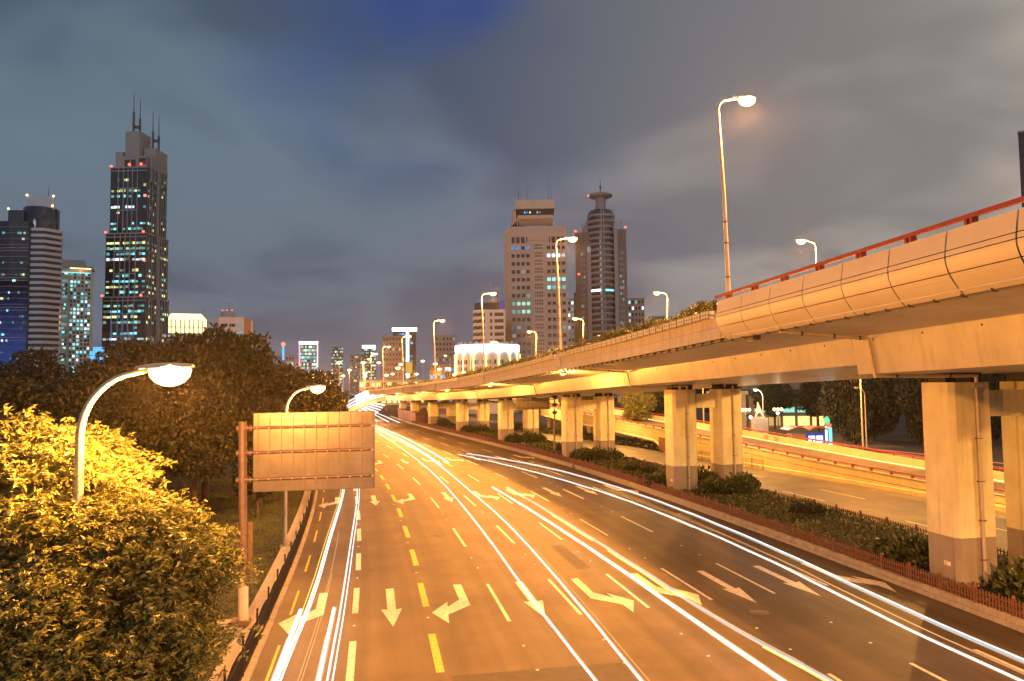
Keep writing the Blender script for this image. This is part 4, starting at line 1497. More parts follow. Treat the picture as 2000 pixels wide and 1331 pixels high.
SPR = [spray_mesh(40 + k) for k in range(6)]
SPR_ME = [np_mesh('leaf_spray', V, F, M['leaf_near']) for V, F in SPR]


def spray_tree(name_label, base, trunk_h, lobes, n_total, n_obj, seed, group=None):
    rg = np.random.default_rng(seed)
    root = thing('tree', name_label, 'tree', base, 0, group)
    lb = np.array(lobes, float)
    w = lb[:, 3] ** 2
    # leaves gather in drooping clumps at the branch ends, with gaps between them
    nc = max(20, n_total // 26)
    ci = rg.choice(len(lb), nc, p=w / w.sum())
    cdir = sphere_dirs(nc, rg)
    cdir[:, 2] = cdir[:, 2] * 0.9 + 0.1
    C = lb[ci, :3] + cdir * (lb[ci, 3] * (0.72 + 0.36 * rg.random(nc)))[:, None]
    cr = 0.20 + 0.22 * rg.random(nc)
    k_ = rg.integers(0, nc, n_total)
    g3 = rg.normal(size=(n_total, 3))
    P = C[k_] + g3 * (cr[k_][:, None]) * np.array([1.0, 1.0, 0.55])
    P[:, 2] -= 0.35 * np.minimum(1.2, (g3[:, 0] ** 2 + g3[:, 1] ** 2)) * cr[k_]
    d = unit(cdir[k_] + 0.4 * g3)
    rot = rg.random(n_total) * 6.28
    scl = 0.65 + 0.85 * rg.random(n_total) ** 1.5
    tiltx = rg.normal(size=n_total) * 0.35
    tilty = rg.normal(size=n_total) * 0.35
    # the sprays that show largest: nearest to the camera on the outside of the lobes
    dist = np.linalg.norm(P - np.array([0, 0, 10.0]), axis=1) - 1.2 * (d @ unit(np.array([[0.45, -0.8, 0.4]]))[0])
    order = np.argsort(dist)
    obj_set = set(order[:n_obj].tolist())
    b = np.array(base)
    VV, FF, nv = [], [], 0
    for i in range(n_total):
        k = i % 6
        if i in obj_set:
            o = bpy.data.objects.new('leaf_spray', SPR_ME[k])
            col.objects.link(o)
            o.parent = root
            o.location = P[i] - b
            o.rotation_euler = (tiltx[i], tilty[i], rot[i])
            o.scale = (scl[i],) * 3
        else:
            V, F = SPR[k]
            R_ = np.array((Matrix.Rotation(rot[i], 3, 'Z') @ Matrix.Rotation(tilty[i], 3, 'Y') @ Matrix.Rotation(tiltx[i], 3, 'X')))
            VV.append((V * scl[i]) @ R_.T + P[i] - b)
            FF.append(F + nv)
            nv += len(V)
    cm = np_mesh('crown', np.concatenate(VV), np.concatenate(FF), M['leaf_near'])
    o = link_mesh('crown', cm, root)
    o['kind'] = 'stuff'
    tb = MB()
    c0 = lb[:, :3].mean(0) - b
    tb.tube([(0, 0, -0.4), (0.05, 0, trunk_h * 0.4), (0.1, 0.05, trunk_h)], [0.24, 0.19, 0.13], 10)
    for x, y, z, r in lb:
        e = np.array([x, y, z]) - b
        tb.tube([(0.05, 0, trunk_h * 0.55), tuple((np.array([0.08, 0, trunk_h * 0.8]) + e) / 2), tuple(e), tuple(e + np.array([0, 0, r * 0.6]))], [0.11, 0.07, 0.04, 0.01], 6)
        for q in range(4):
            dd = sphere_dirs(1, rg)[0] * r * 0.8
            tb.tube([tuple(e), tuple(e + dd * 0.5 + np.array([0, 0, 0.1])), tuple(e + dd)], [0.035, 0.02, 0.008], 5)
    tb.build('trunk', M['bark'], root, world=False)
    return root


spray_tree('big glossy leaved tree in the lower left corner, brightly yellow lit by the curved lamp', (-9.2, 17.2, 0.4), 4.6,
           [(-11.0, 17.6, 7.1, 1.65), (-9.5, 17.8, 6.5, 1.25), (-8.55, 18.0, 6.1, 1.1), (-8.0, 18.2, 5.65, 0.8), (-10.3, 16.2, 5.3, 1.15), (-8.7, 16.8, 5.0, 1.0), (-9.9, 17.4, 5.9, 1.1),
            (-7.8, 17.6, 4.55, 0.68), (-7.75, 17.4, 3.75, 0.58), (-9.3, 15.9, 3.9, 0.85), (-8.0, 16.4, 3.0, 0.75), (-10.4, 15.2, 4.2, 1.0), (-8.7, 15.0, 1.9, 0.8), (-9.9, 14.8, 2.7, 0.95),
            (-8.3, 16.4, 1.9, 0.6)], 9000, 290, 77, 'bright leafy trees in the lower left corner')
spray_tree('leafy yellow lit tree behind the curved lamp pole at the left edge', (-12.6, 19.5, 0.4), 5.2,
           [(-12.8, 19.4, 7.6, 1.5), (-11.3, 20.4, 7.6, 1.1), (-14.0, 18.6, 7.0, 1.6), (-12.4, 18.0, 6.4, 1.5)], 2600, 60, 78, 'bright leafy trees in the lower left corner')

# --- shrubs in the planting bed
def shrub_mesh(seed, n=900, L=0.24, wd=0.5, flat=0.62, m=None):
    rg = np.random.default_rng(seed)
    lobes = [(0, 0, 0.35, 0.7)] + [(math.cos(a) * 0.5, math.sin(a) * 0.5, 0.3, 0.42) for a in np.linspace(0, 5.5, 6)]
    lb = np.array(lobes)
    idx = rg.choice(len(lb), n)
    d = sphere_dirs(n, rg)
    d[:, 2] = np.abs(d[:, 2])
    P = lb[idx, :3] + d * (lb[idx, 3] * (1 - 0.3 * rg.random(n)))[:, None] * np.array([1, 1, flat + 0.3])
    D = unit(d * 0.7 + rg.normal(size=d.shape) * 0.45 + np.array([0, 0, -0.25]))
    Ls = L * (0.6 + 0.8 * rg.random(n))
    V, F = leaves(P, D, Ls, Ls * wd, 0.3, rg)
    return np_mesh('foliage', V, F, m or M['shrub'])


SH_BIG = [shrub_mesh(61), shrub_mesh(62), shrub_mesh(63)]
SH_CLIP = [shrub_mesh(71, 2200, 0.10, 0.6, 0.75, M['leaf_dark']), shrub_mesh(72, 2200, 0.10, 0.6, 0.75, M['leaf_dark'])]
stem_me = MB().tube([(0, 0, -0.1), (0.02, 0, 0.3), (0.0, 0.05, 0.6)], [0.05, 0.04, 0.015], 6).mesh('stem', M['bark'])


def shrub(s, t, rx, h, lab, clip=False, k=0):
    root = thing('shrub', lab, 'shrub', W(s, t, 0.40), random.uniform(0, 6.28), 'clipped shrubs in the planting bed' if clip else 'broad leaved shrubs at the pier feet')
    link_mesh('stem', stem_me, root, (0, 0, 0), 0, (rx, rx, h))
    link_mesh('foliage', (SH_CLIP if clip else SH_BIG)[k % (2 if clip else 3)], root, (0, 0, 0), 0, (rx / 0.85, rx / 0.85, h / 0.95))


for i, a in enumerate([(29.8, 22.6, 1.25, 1.5, 'broad leaved shrub hanging over the picket fence at the right edge'), (30.6, 24.6, 1.3, 1.6, 'broad leaved shrub in front of the right column of the nearest pier'),
                       (35.8, 21.6, 1.3, 1.5, 'dark shrub against the left side of the nearest pier'), (38.0, 22.4, 1.1, 1.1, 'low shrub a little left of the nearest pier'),
                       (61.2, 23.6, 1.25, 1.4, 'shrub between the two columns of the second pier'), (61.0, 25.6, 1.4, 1.5, 'shrub at the right column of the second pier'), (62.4, 27.2, 1.1, 1.4, 'spiky shrub right of the second pier'),
                       (66.4, 20.9, 1.2, 1.3, 'shrub against the left side of the second pier'), (68.5, 21.4, 0.9, 0.9, 'low shrub a little left of the second pier'), (64.5, 24.3, 1.0, 1.8, 'arching shrub behind the columns of the second pier'),
                       (90.2, 21.8, 1.3, 1.5, 'large dark shrub at the left column of the third pier'), (89.5, 23.8, 1.4, 1.6, 'large dark shrub between the columns of the third pier'), (90.4, 26.0, 1.3, 1.3, 'shrub at the right column of the third pier'),
                       (118.8, 22.0, 1.4, 1.6, 'shrub at the left column of the fourth pier'), (118.5, 24.6, 1.5, 1.9, 'dark shrub between the columns of the fourth pier'), (120, 26.4, 1.3, 1.5, 'shrub at the right column of the fourth pier'),
                       (148, 22.3, 1.5, 1.7, 'shrub at the left column of the fifth pier'), (147.5, 24.8, 1.5, 1.7, 'shrub between the columns of the fifth pier'), (176, 23.5, 1.6, 1.7, 'shrub at the foot of the sixth pier')]):
    shrub(*a, k=i)
for i, a in enumerate([(49.6, 24.6, 1.15, 1.15, 'round clipped dark shrub alone on the planting bed near the nearest pier'), (77.6, 23.0, 0.9, 1.0, 'clipped dark shrub, left of a pair beyond the second pier'),
                       (76.0, 24.2, 0.8, 0.85, 'clipped dark shrub, right of a pair beyond the second pier'), (103.4, 24.4, 1.0, 1.1, 'clipped dark shrub behind the thin sign pole'), (100.6, 23.4, 0.9, 1.0, 'clipped dark shrub right of the thin sign pole'),
                       (128, 23.0, 1.1, 1.1, 'clipped dark shrub beyond the fourth pier')]):
    shrub(*a, clip=True, k=i)

# --- ground cover over the bed, grass tufts on the lawn: what nobody could count
n = 52000
sS = 12 + 190 * RNG.random(n) ** 1.7
tT = 19.95 + 8.0 * RNG.random(n)
hS = np.interp(sS, SS, SH)
PX = np.interp(sS, SS, SX) + tT * np.cos(hS)
PY = np.interp(sS, SS, SY) - tT * np.sin(hS)
zz = 0.42 + 0.14 * RNG.random(n) + 0.10 * np.sin(sS * 1.3 + tT * 0.9) * np.sin(tT * 1.4)
D = unit(RNG.normal(size=(n, 3)) * np.array([1, 1, 0.35]) + np.array([0, 0, 0.55]))
Ls = (0.13 + 0.13 * RNG.random(n)) * np.clip(sS / 45, 0.8, 2.2)
V, F = leaves(np.stack([PX, PY, zz], 1), D, Ls, Ls * 0.55)
o = link_mesh('ground_cover', np_mesh('ground_cover', V, F, M['cover']))
tag(o, 'dense low leafy ground cover in the planting bed under the viaduct', 'ground cover', None, 'stuff')
n = 70000
sS = 22 + 70 * RNG.random(n) ** 1.3
tT = -11.0 - 16 * RNG.random(n)
hS = np.interp(sS, SS, SH)
PX = np.interp(sS, SS, SX) + tT * np.cos(hS)
PY = np.interp(sS, SS, SY) - tT * np.sin(hS)
zz = np.array([lawn_z(a, b_) for a, b_ in zip(sS, tT)]) - 0.01
D = unit(RNG.normal(size=(n, 3)) * np.array([1, 1, 0.3]) * 0.5 + np.array([0, 0, 1.0]))
Ls = 0.07 + 0.06 * RNG.random(n)
V, F = leaves(np.stack([PX, PY, zz], 1), D, Ls, Ls * 0.35)
o = link_mesh('grass', np_mesh('grass', V, F, leafmat('grass_blades', (0.030, 0.042, 0.014), (0.07, 0.08, 0.028), 0.15, 0.6)))
tag(o, 'short mown grass covering the lawn beside the coping wall', 'grass', None, 'stuff')

# --- flower boxes on the parapet
fb_box = MB()
fb_box.box(-0.20, 0.20, -0.47, 0.47, 0.0, 0.40)
fb_box_me = fb_box.mesh('planter', M['box'])
fl = MB()
for y in (-0.49, -0.17, 0.15, 0.45):
    fl.box(-0.212, -0.201, y, y + 0.045, -0.01, 0.41)
for z in (-0.01, 0.17, 0.375):
    fl.box(-0.224, -0.213, -0.49, 0.49, z, z + 0.045)
for x in (-0.2, 0.14):
    fl.box(x, x + 0.05, -0.484, -0.472, 0, 0.40)
fl.box(-0.2, 0.2, -0.484, -0.4725, 0.17, 0.21)
fb_fr_me = fl.mesh('frame', M['boxline'])


def tuft(seed):
    rg = np.random.default_rng(seed)
    n_ = 150
    P = rg.normal(size=(n_, 3)) * np.array([0.13, 0.26, 0.16]) + np.array([0.0, 0, 0.58])
    D_ = unit(rg.normal(size=(n_, 3)) + np.array([0, 0, 0.35]))
    V_, F_ = leaves(P, D_, 0.13 + 0.1 * rg.random(n_), 0.07, 0.3, rg)
    return np_mesh('plant', V_, F_, M['shrub'])


TF = [tuft(k) for k in (1, 2, 3, 4)]
for k in range(74):
    s = 37.9 + k * 1.04
    if any(abs(s - q) < 0.9 for q in (67.6, 99.6)):
        continue
    root = thing('flower_box', 'white flower box with dark frame bars hung along the viaduct parapet', 'flower box', W(s, 11.70, E_(s) + 1.10), -hd_(s), 'flower boxes along the parapet')
    link_mesh('planter', fb_box_me, root)
    link_mesh('frame', fb_fr_me, root)
    link_mesh('plant', TF[k % 4], root, (0.12, 0, 0), 0, (1, 1, random.uniform(0.7, 1.35)))
fb = MB()
fp = []
for s in np.arange(115.6, 260, 1.04):
    fb.sbox(s - 0.47, s + 0.47, 11.5, 11.9, E_(s) + 1.1, E_(s) + 1.5)
o = fb.build('flower_box_row', M['box'])
tag(o, 'distant row of white flower boxes along the far viaduct parapet', 'flower boxes', None, 'stuff')
n = 9000
sS = 37.5 + 220 * RNG.random(n) ** 1.5
hS = np.interp(sS, SS, SH)
tT = 12.1 + 0.22 * RNG.normal(size=n)
hgt = (0.25 + 0.75 * RNG.random(n)) * (0.55 + 0.45 * np.sin(sS * 0.6) * np.sin(sS * 0.23 + 1))
PP = np.stack([np.interp(sS, SS, SX) + tT * np.cos(hS), np.interp(sS, SS, SY) - tT * np.sin(hS), np.interp(sS, KE, ZE) + 1.3 + hgt], 1)
Ls = 0.16 + 0.16 * RNG.random(n)
V, F = leaves(PP, unit(RNG.normal(size=(n, 3)) + np.array([0, 0, 0.4])), Ls, Ls * 0.5)
o = link_mesh('hedge', np_mesh('hedge', V, F, M['shrub']))
tag(o, 'straggling hedge growing behind the flower boxes along the viaduct', 'hedge', None, 'stuff')

# ================================================================== BUILDINGS
BM = {
    'glass_blue': mat('glass_blue', (0.010, 0.022, 0.045), 0.12, 0.25, 0.06, metal=0.0, spec=0.9),
    'glass_dark': mat('glass_dark', (0.010, 0.013, 0.018), 0.14, 0.25, 0.06, spec=0.9),
    'glass_grey': mat('glass_grey', (0.035, 0.038, 0.045), 0.18, 0.25, 0.06, spec=0.8),
    'stripe': mat('facade_white_band', (0.46, 0.51, 0.64), 0.6, 0.08, 0.1),
    'cream': mat('facade_cream', (0.56, 0.54, 0.48), 0.7, 0.08, 0.1),
    'mull': mat('facade_mullion', (0.23, 0.27, 0.34), 0.55, 0.08, 0.1),
    'crown': mat('facade_crown_stone', (0.31, 0.31, 0.33), 0.7, 0.08, 0.1),
    'bank': mat('facade_bank_stone', (0.38, 0.37, 0.37), 0.75, 0.08, 0.1),
    'bank_side': mat('facade_bank_side', (0.40, 0.40, 0.38), 0.75, 0.08, 0.1),
    'brown': mat('facade_brown_stone', (0.20, 0.165, 0.15), 0.75, 0.1, 0.1),
    'band': mat('facade_grey_band', (0.27, 0.28, 0.32), 0.5, 0.08, 0.1),
    'white': mat('facade_white', (0.52, 0.53, 0.56), 0.7, 0.06, 0.1),
    'brick': mat('facade_brick', (0.30, 0.20, 0.16), 0.8, 0.1, 0.1),
    'pink': mat('facade_pink', (0.40, 0.33, 0.31), 0.8, 0.1, 0.1),
    'win': mat('window_dark', (0.022, 0.024, 0.028), 0.2, 0.2, 0.2, spec=0.8),
    'mast': mat('mast_steel', (0.09, 0.09, 0.10), 0.5, 0.1, 0.2),
}
UB = MB().box(-0.5, 0.5, -0.5, 0.5, -0.5, 0.5).mesh('window_pane', BM['win'])


rb_ = random.Random(5)
LIT2 = {m.name: emit(m.name + '_soft', tuple(m.node_tree.nodes['Emission'].inputs[0].default_value)[:3], m.node_tree.nodes['Emission'].inputs[1].default_value * 0.4) for m in LIT.values()}


class Bld:
    def __init__(self, name, label, cat, x, y, rotz=0.0, group=None):
        self.root = thing(name, label, cat, (x, y, 0), rotz, group)
        self.n = 0
        self.extra = {}

    def box(self, nm, m, *d):
        return MB().box(*d).build(nm, m, self.root, world=False)

    def boxes(self, nm, m, lst, stuff=False):
        b = MB()
        for d in lst:
            b.box(*d)
        o = b.build(nm, m, self.root, world=False)
        if stuff:
            o['kind'] = 'stuff'
        return o

    def mb(self, nm, m, b):
        return b.build(nm, m, self.root, world=False)

    def pane(self, x0, x1, y0, y1, z0, z1, m, limit=280):
        if m.name in LIT2 and rb_.random() < 0.42:
            m = LIT2[m.name]
        if self.n < limit:
            self.n += 1
            o = link_mesh('window_pane', UB, self.root, ((x0 + x1) / 2, (y0 + y1) / 2, (z0 + z1) / 2), 0, (x1 - x0, y1 - y0, z1 - z0))
            o.material_slots[0].link = 'OBJECT'
            o.material_slots[0].material = m
        else:
            self.extra.setdefault(m.name, (m, MB()))[1].box(x0, x1, y0, y1, z0, z1)

    def done(self):
        for m, b in self.extra.values():
            o = b.build('window_rows', m, self.root, world=False)
            o['kind'] = 'stuff'




def pick(ws):
    r = rb_.random() * sum(w for _, w in ws)
    for k, w in ws:
        r -= w
        if r <= 0:
            return k
    return ws[-1][0]


# --- tallest tower with masts (left)
B = Bld('skyscraper', 'tallest dark glass tower with stepped sides and four masts on the left', 'skyscraper', -244.5, 500, rad(-3))
segs = [(0, 72, 29.5, 31.0), (72, 115, 28.0, 29.0), (115, 160, 25.5, 26.0)]   # z0, z1, front width, depth
for z0, z1, w, d in segs:
    B.box('glass_shaft', BM['glass_dark'], -w, 0, 0, d, z0, z1)
    fins = []
    # front fins (grouped in the middle), corner piers, side fins
    for u in (0.22, 0.36, 0.48, 0.60, 0.74):
        fins.append((-w * (1 - u) - 0.28, -w * (1 - u) + 0.28, -0.45, 0, z0, z1))
    for u in (0.10, 0.22, 0.34, 0.66, 0.78, 0.90):
        fins.append((0, 0.45, d * u - 0.28, d * u + 0.28, z0, z1))
    fins.append((0, 0.9, d * 0.42, d * 0.56, z0, z1 + 1))
    B.boxes('vertical_fins', BM['mull'], fins)
    hz = [(-w * 0.80, -w * 0.24, -0.40, 0, z, z + 0.7) for z in np.arange(z0 + 15, z1 - 4, 15.0)]
    hz += [(-w - 0.3, 0.3, -0.5, 0.0, z1 - 3.2, z1 - 2.4), (-w - 0.3, 0.3, -0.5, 0.0, z1 - 0.9, z1 + 0.1), (0.0, 0.5, 0, d, z1 - 0.9, z1 + 0.1)]
    hz += [(0.0, 0.40, d * 0.1, d * 0.9, z, z + 0.6) for z in np.arange(z0 + 15, z1 - 4, 15.0)]
    B.boxes('cross_bands', BM['mull'], hz)
    # lit office floors
    for fz in np.arange(z0 + 2.0, z1 - 4, 3.7):
        row = pick((('off', 3), ('part', 3), ('full', 3.5)))
        tone = pick((('yellow', 4), ('cyan', 3), ('white', 1.5), ('green', 2)))
        xs = np.linspace(-w + 0.6, -0.6, 13)
        for i in range(12):
            p = {'off': 0.04, 'part': 0.35, 'full': 0.80}[row]
            if rb_.random() < p:
                B.pane(xs[i] + 0.12, xs[i + 1] - 0.12, -0.10, -0.01, fz, fz + rb_.uniform(1.2, 1.9), LIT[tone if rb_.random() < 0.8 else 'dim'], 290)
        ys = np.linspace(1.0, d - 0.8, 12)
        for i in range(11):
            if rb_.random() < (0.10 if row == 'off' else 0.42):
                B.pane(0.01, 0.10, ys[i] + 0.5, ys[i + 1] - 0.5, fz, fz + 1.6, LIT[pick((('yellow', 3), ('green', 2), ('white', 1), ('dim', 2)))], 290)
# blue wash of light on the lower fins, put into glowing strips
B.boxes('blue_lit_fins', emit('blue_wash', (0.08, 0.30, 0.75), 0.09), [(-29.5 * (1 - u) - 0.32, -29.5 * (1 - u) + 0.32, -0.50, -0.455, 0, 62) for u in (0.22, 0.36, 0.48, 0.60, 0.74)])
# crown
B.box('crown_block', BM['crown'], -22.5, -2.0, 2, 20, 160, 168)
B.box('crown_tower', BM['crown'], -18.0, -8.0, 4, 18, 168, 186)
B.box('crown_wing', BM['crown'], -7.0, 1.0, 8, 24, 160, 175)
B.box('crown_shoulder', BM['crown'], -24.2, -19.0, 3, 18, 160, 171.5)
B.boxes('crown_openings', BM['win'], [(-17.0, -13.6, 1.8, 1.99, 161, 165.5), (-12.6, -9.4, 1.8, 1.99, 161, 165.5), (-7.2, -2.4, 1.8, 1.99, 162, 166.5)])
B.boxes('crown_fins', BM['mull'], [(0.2, 1.2, y, y + 1.2, 150, 170 - 0.3 * y) for y in (3, 7, 11, 15, 19, 23)])
for x, y, z0, z1, z2 in ((-13.6, 6, 166, 200, 213), (-10.8, 9, 180, 196, 210.5), (-3.2, 12, 168, 188, 202.0), (-0.6, 15, 168, 186, 200.0)):
    b = MB()
    b.box(x - 0.55, x + 0.55, y - 0.55, y + 0.55, z0, z1)
    b.tube([(x, y, z1), (x, y, z2)], [0.34, 0.16], 6)
    B.mb('mast', BM['mast'], b)
B.boxes('mast_ties', BM['mast'], [(-13.6, -10.8, 7, 8, 189, 191), (-3.2, -0.6, 13, 14, 181, 183)])
for p in ((-25.2, 0, 160.6), (-13.4, 1.2, 162), (-4.5, 0, 161.8), (-1, -0.5, 140), (-28.2, 0, 115.6), (-2, -0.3, 115.6), (-1.0, -0.4, 96), (-29.8, 0, 72.6), (-3.0, -0.3, 72.6)):
    b = MB()
    b.lathe([(0, -0.9), (0.8, -0.4), (0.8, 0.4), (0, 0.9)], 8, p)
    B.mb('beacon', M['obst'], b)
B.done()

# --- glass and stripe tower at the left edge
B = Bld('skyscraper', 'glass and white banded tower cut by the left edge, blue lit at its foot', 'skyscraper', -287.5, 450, rad(6))
b = MB()
pts = [(-27, 14), (-26, 5), (-22, 0.8), (-14, -1.0), (-3, -0.6), (-3, 22), (-27, 24)]
b.prism(pts, 0, 112)
B.mb('glass_block', BM['glass_blue'], b)
lines = MB()
for k, z in enumerate(np.arange(4, 111, 3.6)):
    w_ = 0.14 if k % 5 else 0.28
    for p, q in zip(pts[1:4], pts[2:5]):
        lines.tube([(p[0], p[1] - 0.12, z), (q[0], q[1] - 0.12, z)], w_, 4, False, False)
        if k % 5 == 0:
            lines.tube([(p[0], p[1] - 0.12, z + 1.7), (q[0], q[1] - 0.12, z + 1.7)], w_, 4, False, False)
B.mb('floor_lines', BM['mull'], lines)
for k in range(20):      # blue floodlight put into glowing sheets that fade upwards over the glass
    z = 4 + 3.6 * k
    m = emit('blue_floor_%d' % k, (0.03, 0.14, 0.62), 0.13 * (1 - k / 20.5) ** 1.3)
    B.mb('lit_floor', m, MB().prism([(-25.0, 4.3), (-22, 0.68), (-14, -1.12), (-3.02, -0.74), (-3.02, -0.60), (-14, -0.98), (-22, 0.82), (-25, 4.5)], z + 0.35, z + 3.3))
body = [(-3, 0.4), (5.2, 0.4), (11.2, 8.0), (10.6, 11), (-3, 11)]
B.mb('glass_core', BM['glass_dark'], MB().prism(body, 0, 107.5))
for z in np.arange(2.0, 107, 3.6):
    ring = [(-3, 0.0), (5.4, 0.0), (11.6, 7.8), (11.0, 11.3), (-3, 11.3)]
    B.mb('white_band', BM['stripe'], MB().prism(ring, z, z + 1.75))
B.boxes('edge_shadow_gap', BM['glass_dark'], [(-3.6, -2.2, -0.35, 0.5, 0, 109)])  # dark glass strip between the glass block and the white bands
b = MB()
b.lathe([(9.8, 107), (9.8, 122), (9.2, 122.4), (0, 122.4)], 22, (-2.5, 12.5, 0))
B.mb('round_top', BM['glass_blue'], b)
B.box('low_drum', BM['glass_blue'], -17, -8, 3, 16, 107, 119.5)
B.box('roof_screen', BM['stripe'], -9.0, 6.5, 8, 9, 121, 129.5)
b = MB()
b.tube([(1.5, 12, 122), (1.5, 12, 136)], [0.35, 0.15], 6)
B.mb('mast', BM['mast'], b)
for p in ((-17, 3, 120.2), (-9, 7.8, 130), (6.4, 7.8, 129.6), (6.0, 7.8, 123.5)):
    b = MB()
    b.lathe([(0, -0.6), (0.6, -0.2), (0.6, 0.3), (0, 0.7)], 8, p)
    B.mb('roof_light', M['sodium'], b)
for _ in range(46):
    z = 2.3 + 3.6 * rb_.randrange(29)
    x = rb_.uniform(-21, -5)
    B.pane(x, x + rb_.uniform(0.7, 1.6), -1.35, -1.15, z + 0.9, z + 2.2, LIT[pick((('dim', 5), ('white', 2), ('yellow', 1), ('cyan', 2)))])
B.done()

# --- cream residential tower
B = Bld('apartment_tower', 'cream apartment tower full of cyan lit windows, left of the tallest tower', 'tower', -353, 600, rad(24))
b = MB()
b.prism([(-13, 3), (-12.0, 0.6), (-9.5, -0.8), (-6, -1.0), (-2.5, 0.2), (-1.5, 2.0), (13.5, 2.0), (13.5, 24), (-13, 24)], 0, 108)
B.mb('wall', BM['cream'], b)
for fz in np.arange(1.5, 104, 3.15):
    for x0, x1, y in ((-11.2, -7.3, -1.0), (-6.6, -2.7, -0.9)):
        r = rb_.random()
        B.pane(x0, x1, y - 0.25, y + 0.5, fz, fz + 1.9, LIT['dim'] if r < 0.45 else BM['win'], 400)
        if r > 0.35:
            xa = rb_.uniform(x0, x1 - 1.8)
            B.pane(xa, xa + rb_.uniform(1.2, 2.4), y - 0.35, y - 0.26, fz + 0.1, fz + 1.8, LIT[pick((('cyan', 5), ('white', 4), ('green', 2)))], 400)
    for x in (-0.8, 1.6, 4.2, 6.8, 9.6, 11.6):
        B.pane(x, x + 1.5, 1.85, 2.3, fz, fz + 1.9, LIT[pick((('dim', 3), ('cyan', 2), ('white', 2), ('green', 1.5)))] if rb_.random() < 0.62 else BM['win'], 400)
B.boxes('floor_ledges', BM['stripe'], [(-1.4, 13.9, 1.6, 2.0, z, z + 0.35) for z in np.arange(0.8, 106, 6.3)])
B.box('roof_slab', BM['crown'], -13.5, 14.6, -1.5, 24, 108, 109.4)
B.box('roof_house', BM['crown'], -8, 8, 4, 20, 109.4, 115)
B.box('cornice_light', LIT['cyan'], -11, 13.4, -1.35, -1.2, 103.6, 104.4)
B.box('roof_light', LIT['gold'], -1, 13.8, -1.2, -1.0, 107.2, 107.9)
b = MB()
b.lathe([(0, -0.9), (0.9, -0.3), (0.9, 0.4), (0, 0.9)], 8, (6.5, -1.4, 105.5))
B.mb('beacon', M['obst'], b)
B.done()

# --- small cyan lit block at the foot of the tallest tower
B = Bld('building', 'small glowing cyan block left of the foot of the tallest tower', 'building', -272, 490, rad(20))
B.box('wall', LIT['blue'], -3, 5, 0, 8, 0, 35)
B.box('upper_wall', LIT['blue'], -1.0, 5, 0.3, 8, 35, 37.8)
B.boxes('frames', BM['mull'], [(-3.05, 5.05, -0.1, 0, z, z + 0.3) for z in (8, 16, 24, 32)])

# --- gold crowned building
B = Bld('building', 'building with a blazing gold lit crown beside the tallest tower', 'building', -280.5, 650, rad(18))
B.box('wall', BM['cream'], -17.5, 15.5, 0, 25, 0, 58)
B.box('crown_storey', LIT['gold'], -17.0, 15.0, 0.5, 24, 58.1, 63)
B.boxes('crown_piers', BM['cream'], [(x, x + 1.0, -0.2, 0.5, 57, 70) for x in np.arange(-17.5, 15, 3.6)])
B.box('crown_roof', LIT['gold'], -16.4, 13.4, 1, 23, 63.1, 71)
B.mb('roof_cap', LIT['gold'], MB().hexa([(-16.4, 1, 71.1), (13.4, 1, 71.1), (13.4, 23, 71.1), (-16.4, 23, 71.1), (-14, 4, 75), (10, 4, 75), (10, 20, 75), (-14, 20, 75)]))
B.boxes('cornice', BM['cream'], [(-18, 16, -0.5, 0.6, 56.2, 57.2), (-18, 16, -0.5, 0.6, 62.8, 63.5)])
for fz in np.arange(20, 56, 3.4):
    for x in np.arange(-16.6, 14.5, 2.6):
        B.pane(x, x + 1.8, -0.12, -0.01, fz, fz + 1.8, LIT[pick((('white', 3), ('green', 2.5), ('cyan', 1.5), ('yellow', 1.5)))] if rb_.random() < 0.68 else BM['win'])
b = MB()
b.tube([(12, 5, 71), (12, 5, 80)], 0.2, 6)
B.mb('mast', BM['mast'], b)
B.done()

# --- low white office block with water tank
B = Bld('building', 'low white office block with a round tank on its roof', 'building', -133, 350, rad(14))
b = MB()
b.prism([(-9.4, 4.5), (-3.4, 0), (7.6, 0), (10.2, 4), (10.2, 16), (-9.4, 16)], 0, 42.5)
B.mb('wall', BM['white'], b)
B.mb('brown_side', BM['brick'], MB().prism([(7.66, 0.0), (7.8, -0.1), (10.4, 3.9), (10.25, 4.0)], 0, 42.6))
for r_, fz in enumerate(np.arange(18.5, 41, 4.0)):
    for x in (-2.2, 1.2, 4.6):
        B.pane(x, x + 2.5, -0.10, -0.01, fz, fz + 1.5, LIT['dim'] if rb_.random() < 0.55 else (LIT['cyan'] if rb_.random() < 0.3 else BM['win']))
        B.pane(x + 0.75, x + 0.85, -0.14, -0.101, fz, fz + 1.5, BM['white'])
    for u in (0.15, 0.6):
        x, y = -9.4 + 6 * u, 4.5 - 4.5 * u
        b = MB().hexa([(x, y - 0.12, fz), (x + 1.5, y - 1.25, fz), (x + 1.56, y - 1.1, fz), (x + 0.06, y, fz), (x, y - 0.12, fz + 1.5), (x + 1.5, y - 1.25, fz + 1.5), (x + 1.56, y - 1.1, fz + 1.5), (x + 0.06, y, fz + 1.5)])
        B.mb('window_pane', LIT['dim'] if rb_.random() < 0.6 else BM['win'], b)
b = MB()
b.lathe([(3.2, 42.5), (3.2, 46.2), (0, 46.5)], 18, (-0.6, 8, 0))
B.mb('roof_tank', BM['crown'], b)
B.boxes('parapet', BM['white'], [(-3.4, 7.6, -0.1, 0.3, 42.5, 43.1)])
b = MB()
for x in (-2.6, -0.6, 1.6):
    b.lathe([(0, -0.25), (0.25, 0), (0, 0.3)], 6, (x, 6, 46.9))
B.mb('beacons', M['obst'], b)
b = MB()
b.tube([(0.2, 8, 46), (0.2, 8, 51)], 0.09, 5)
B.mb('mast', BM['mast'], b)
B.done()


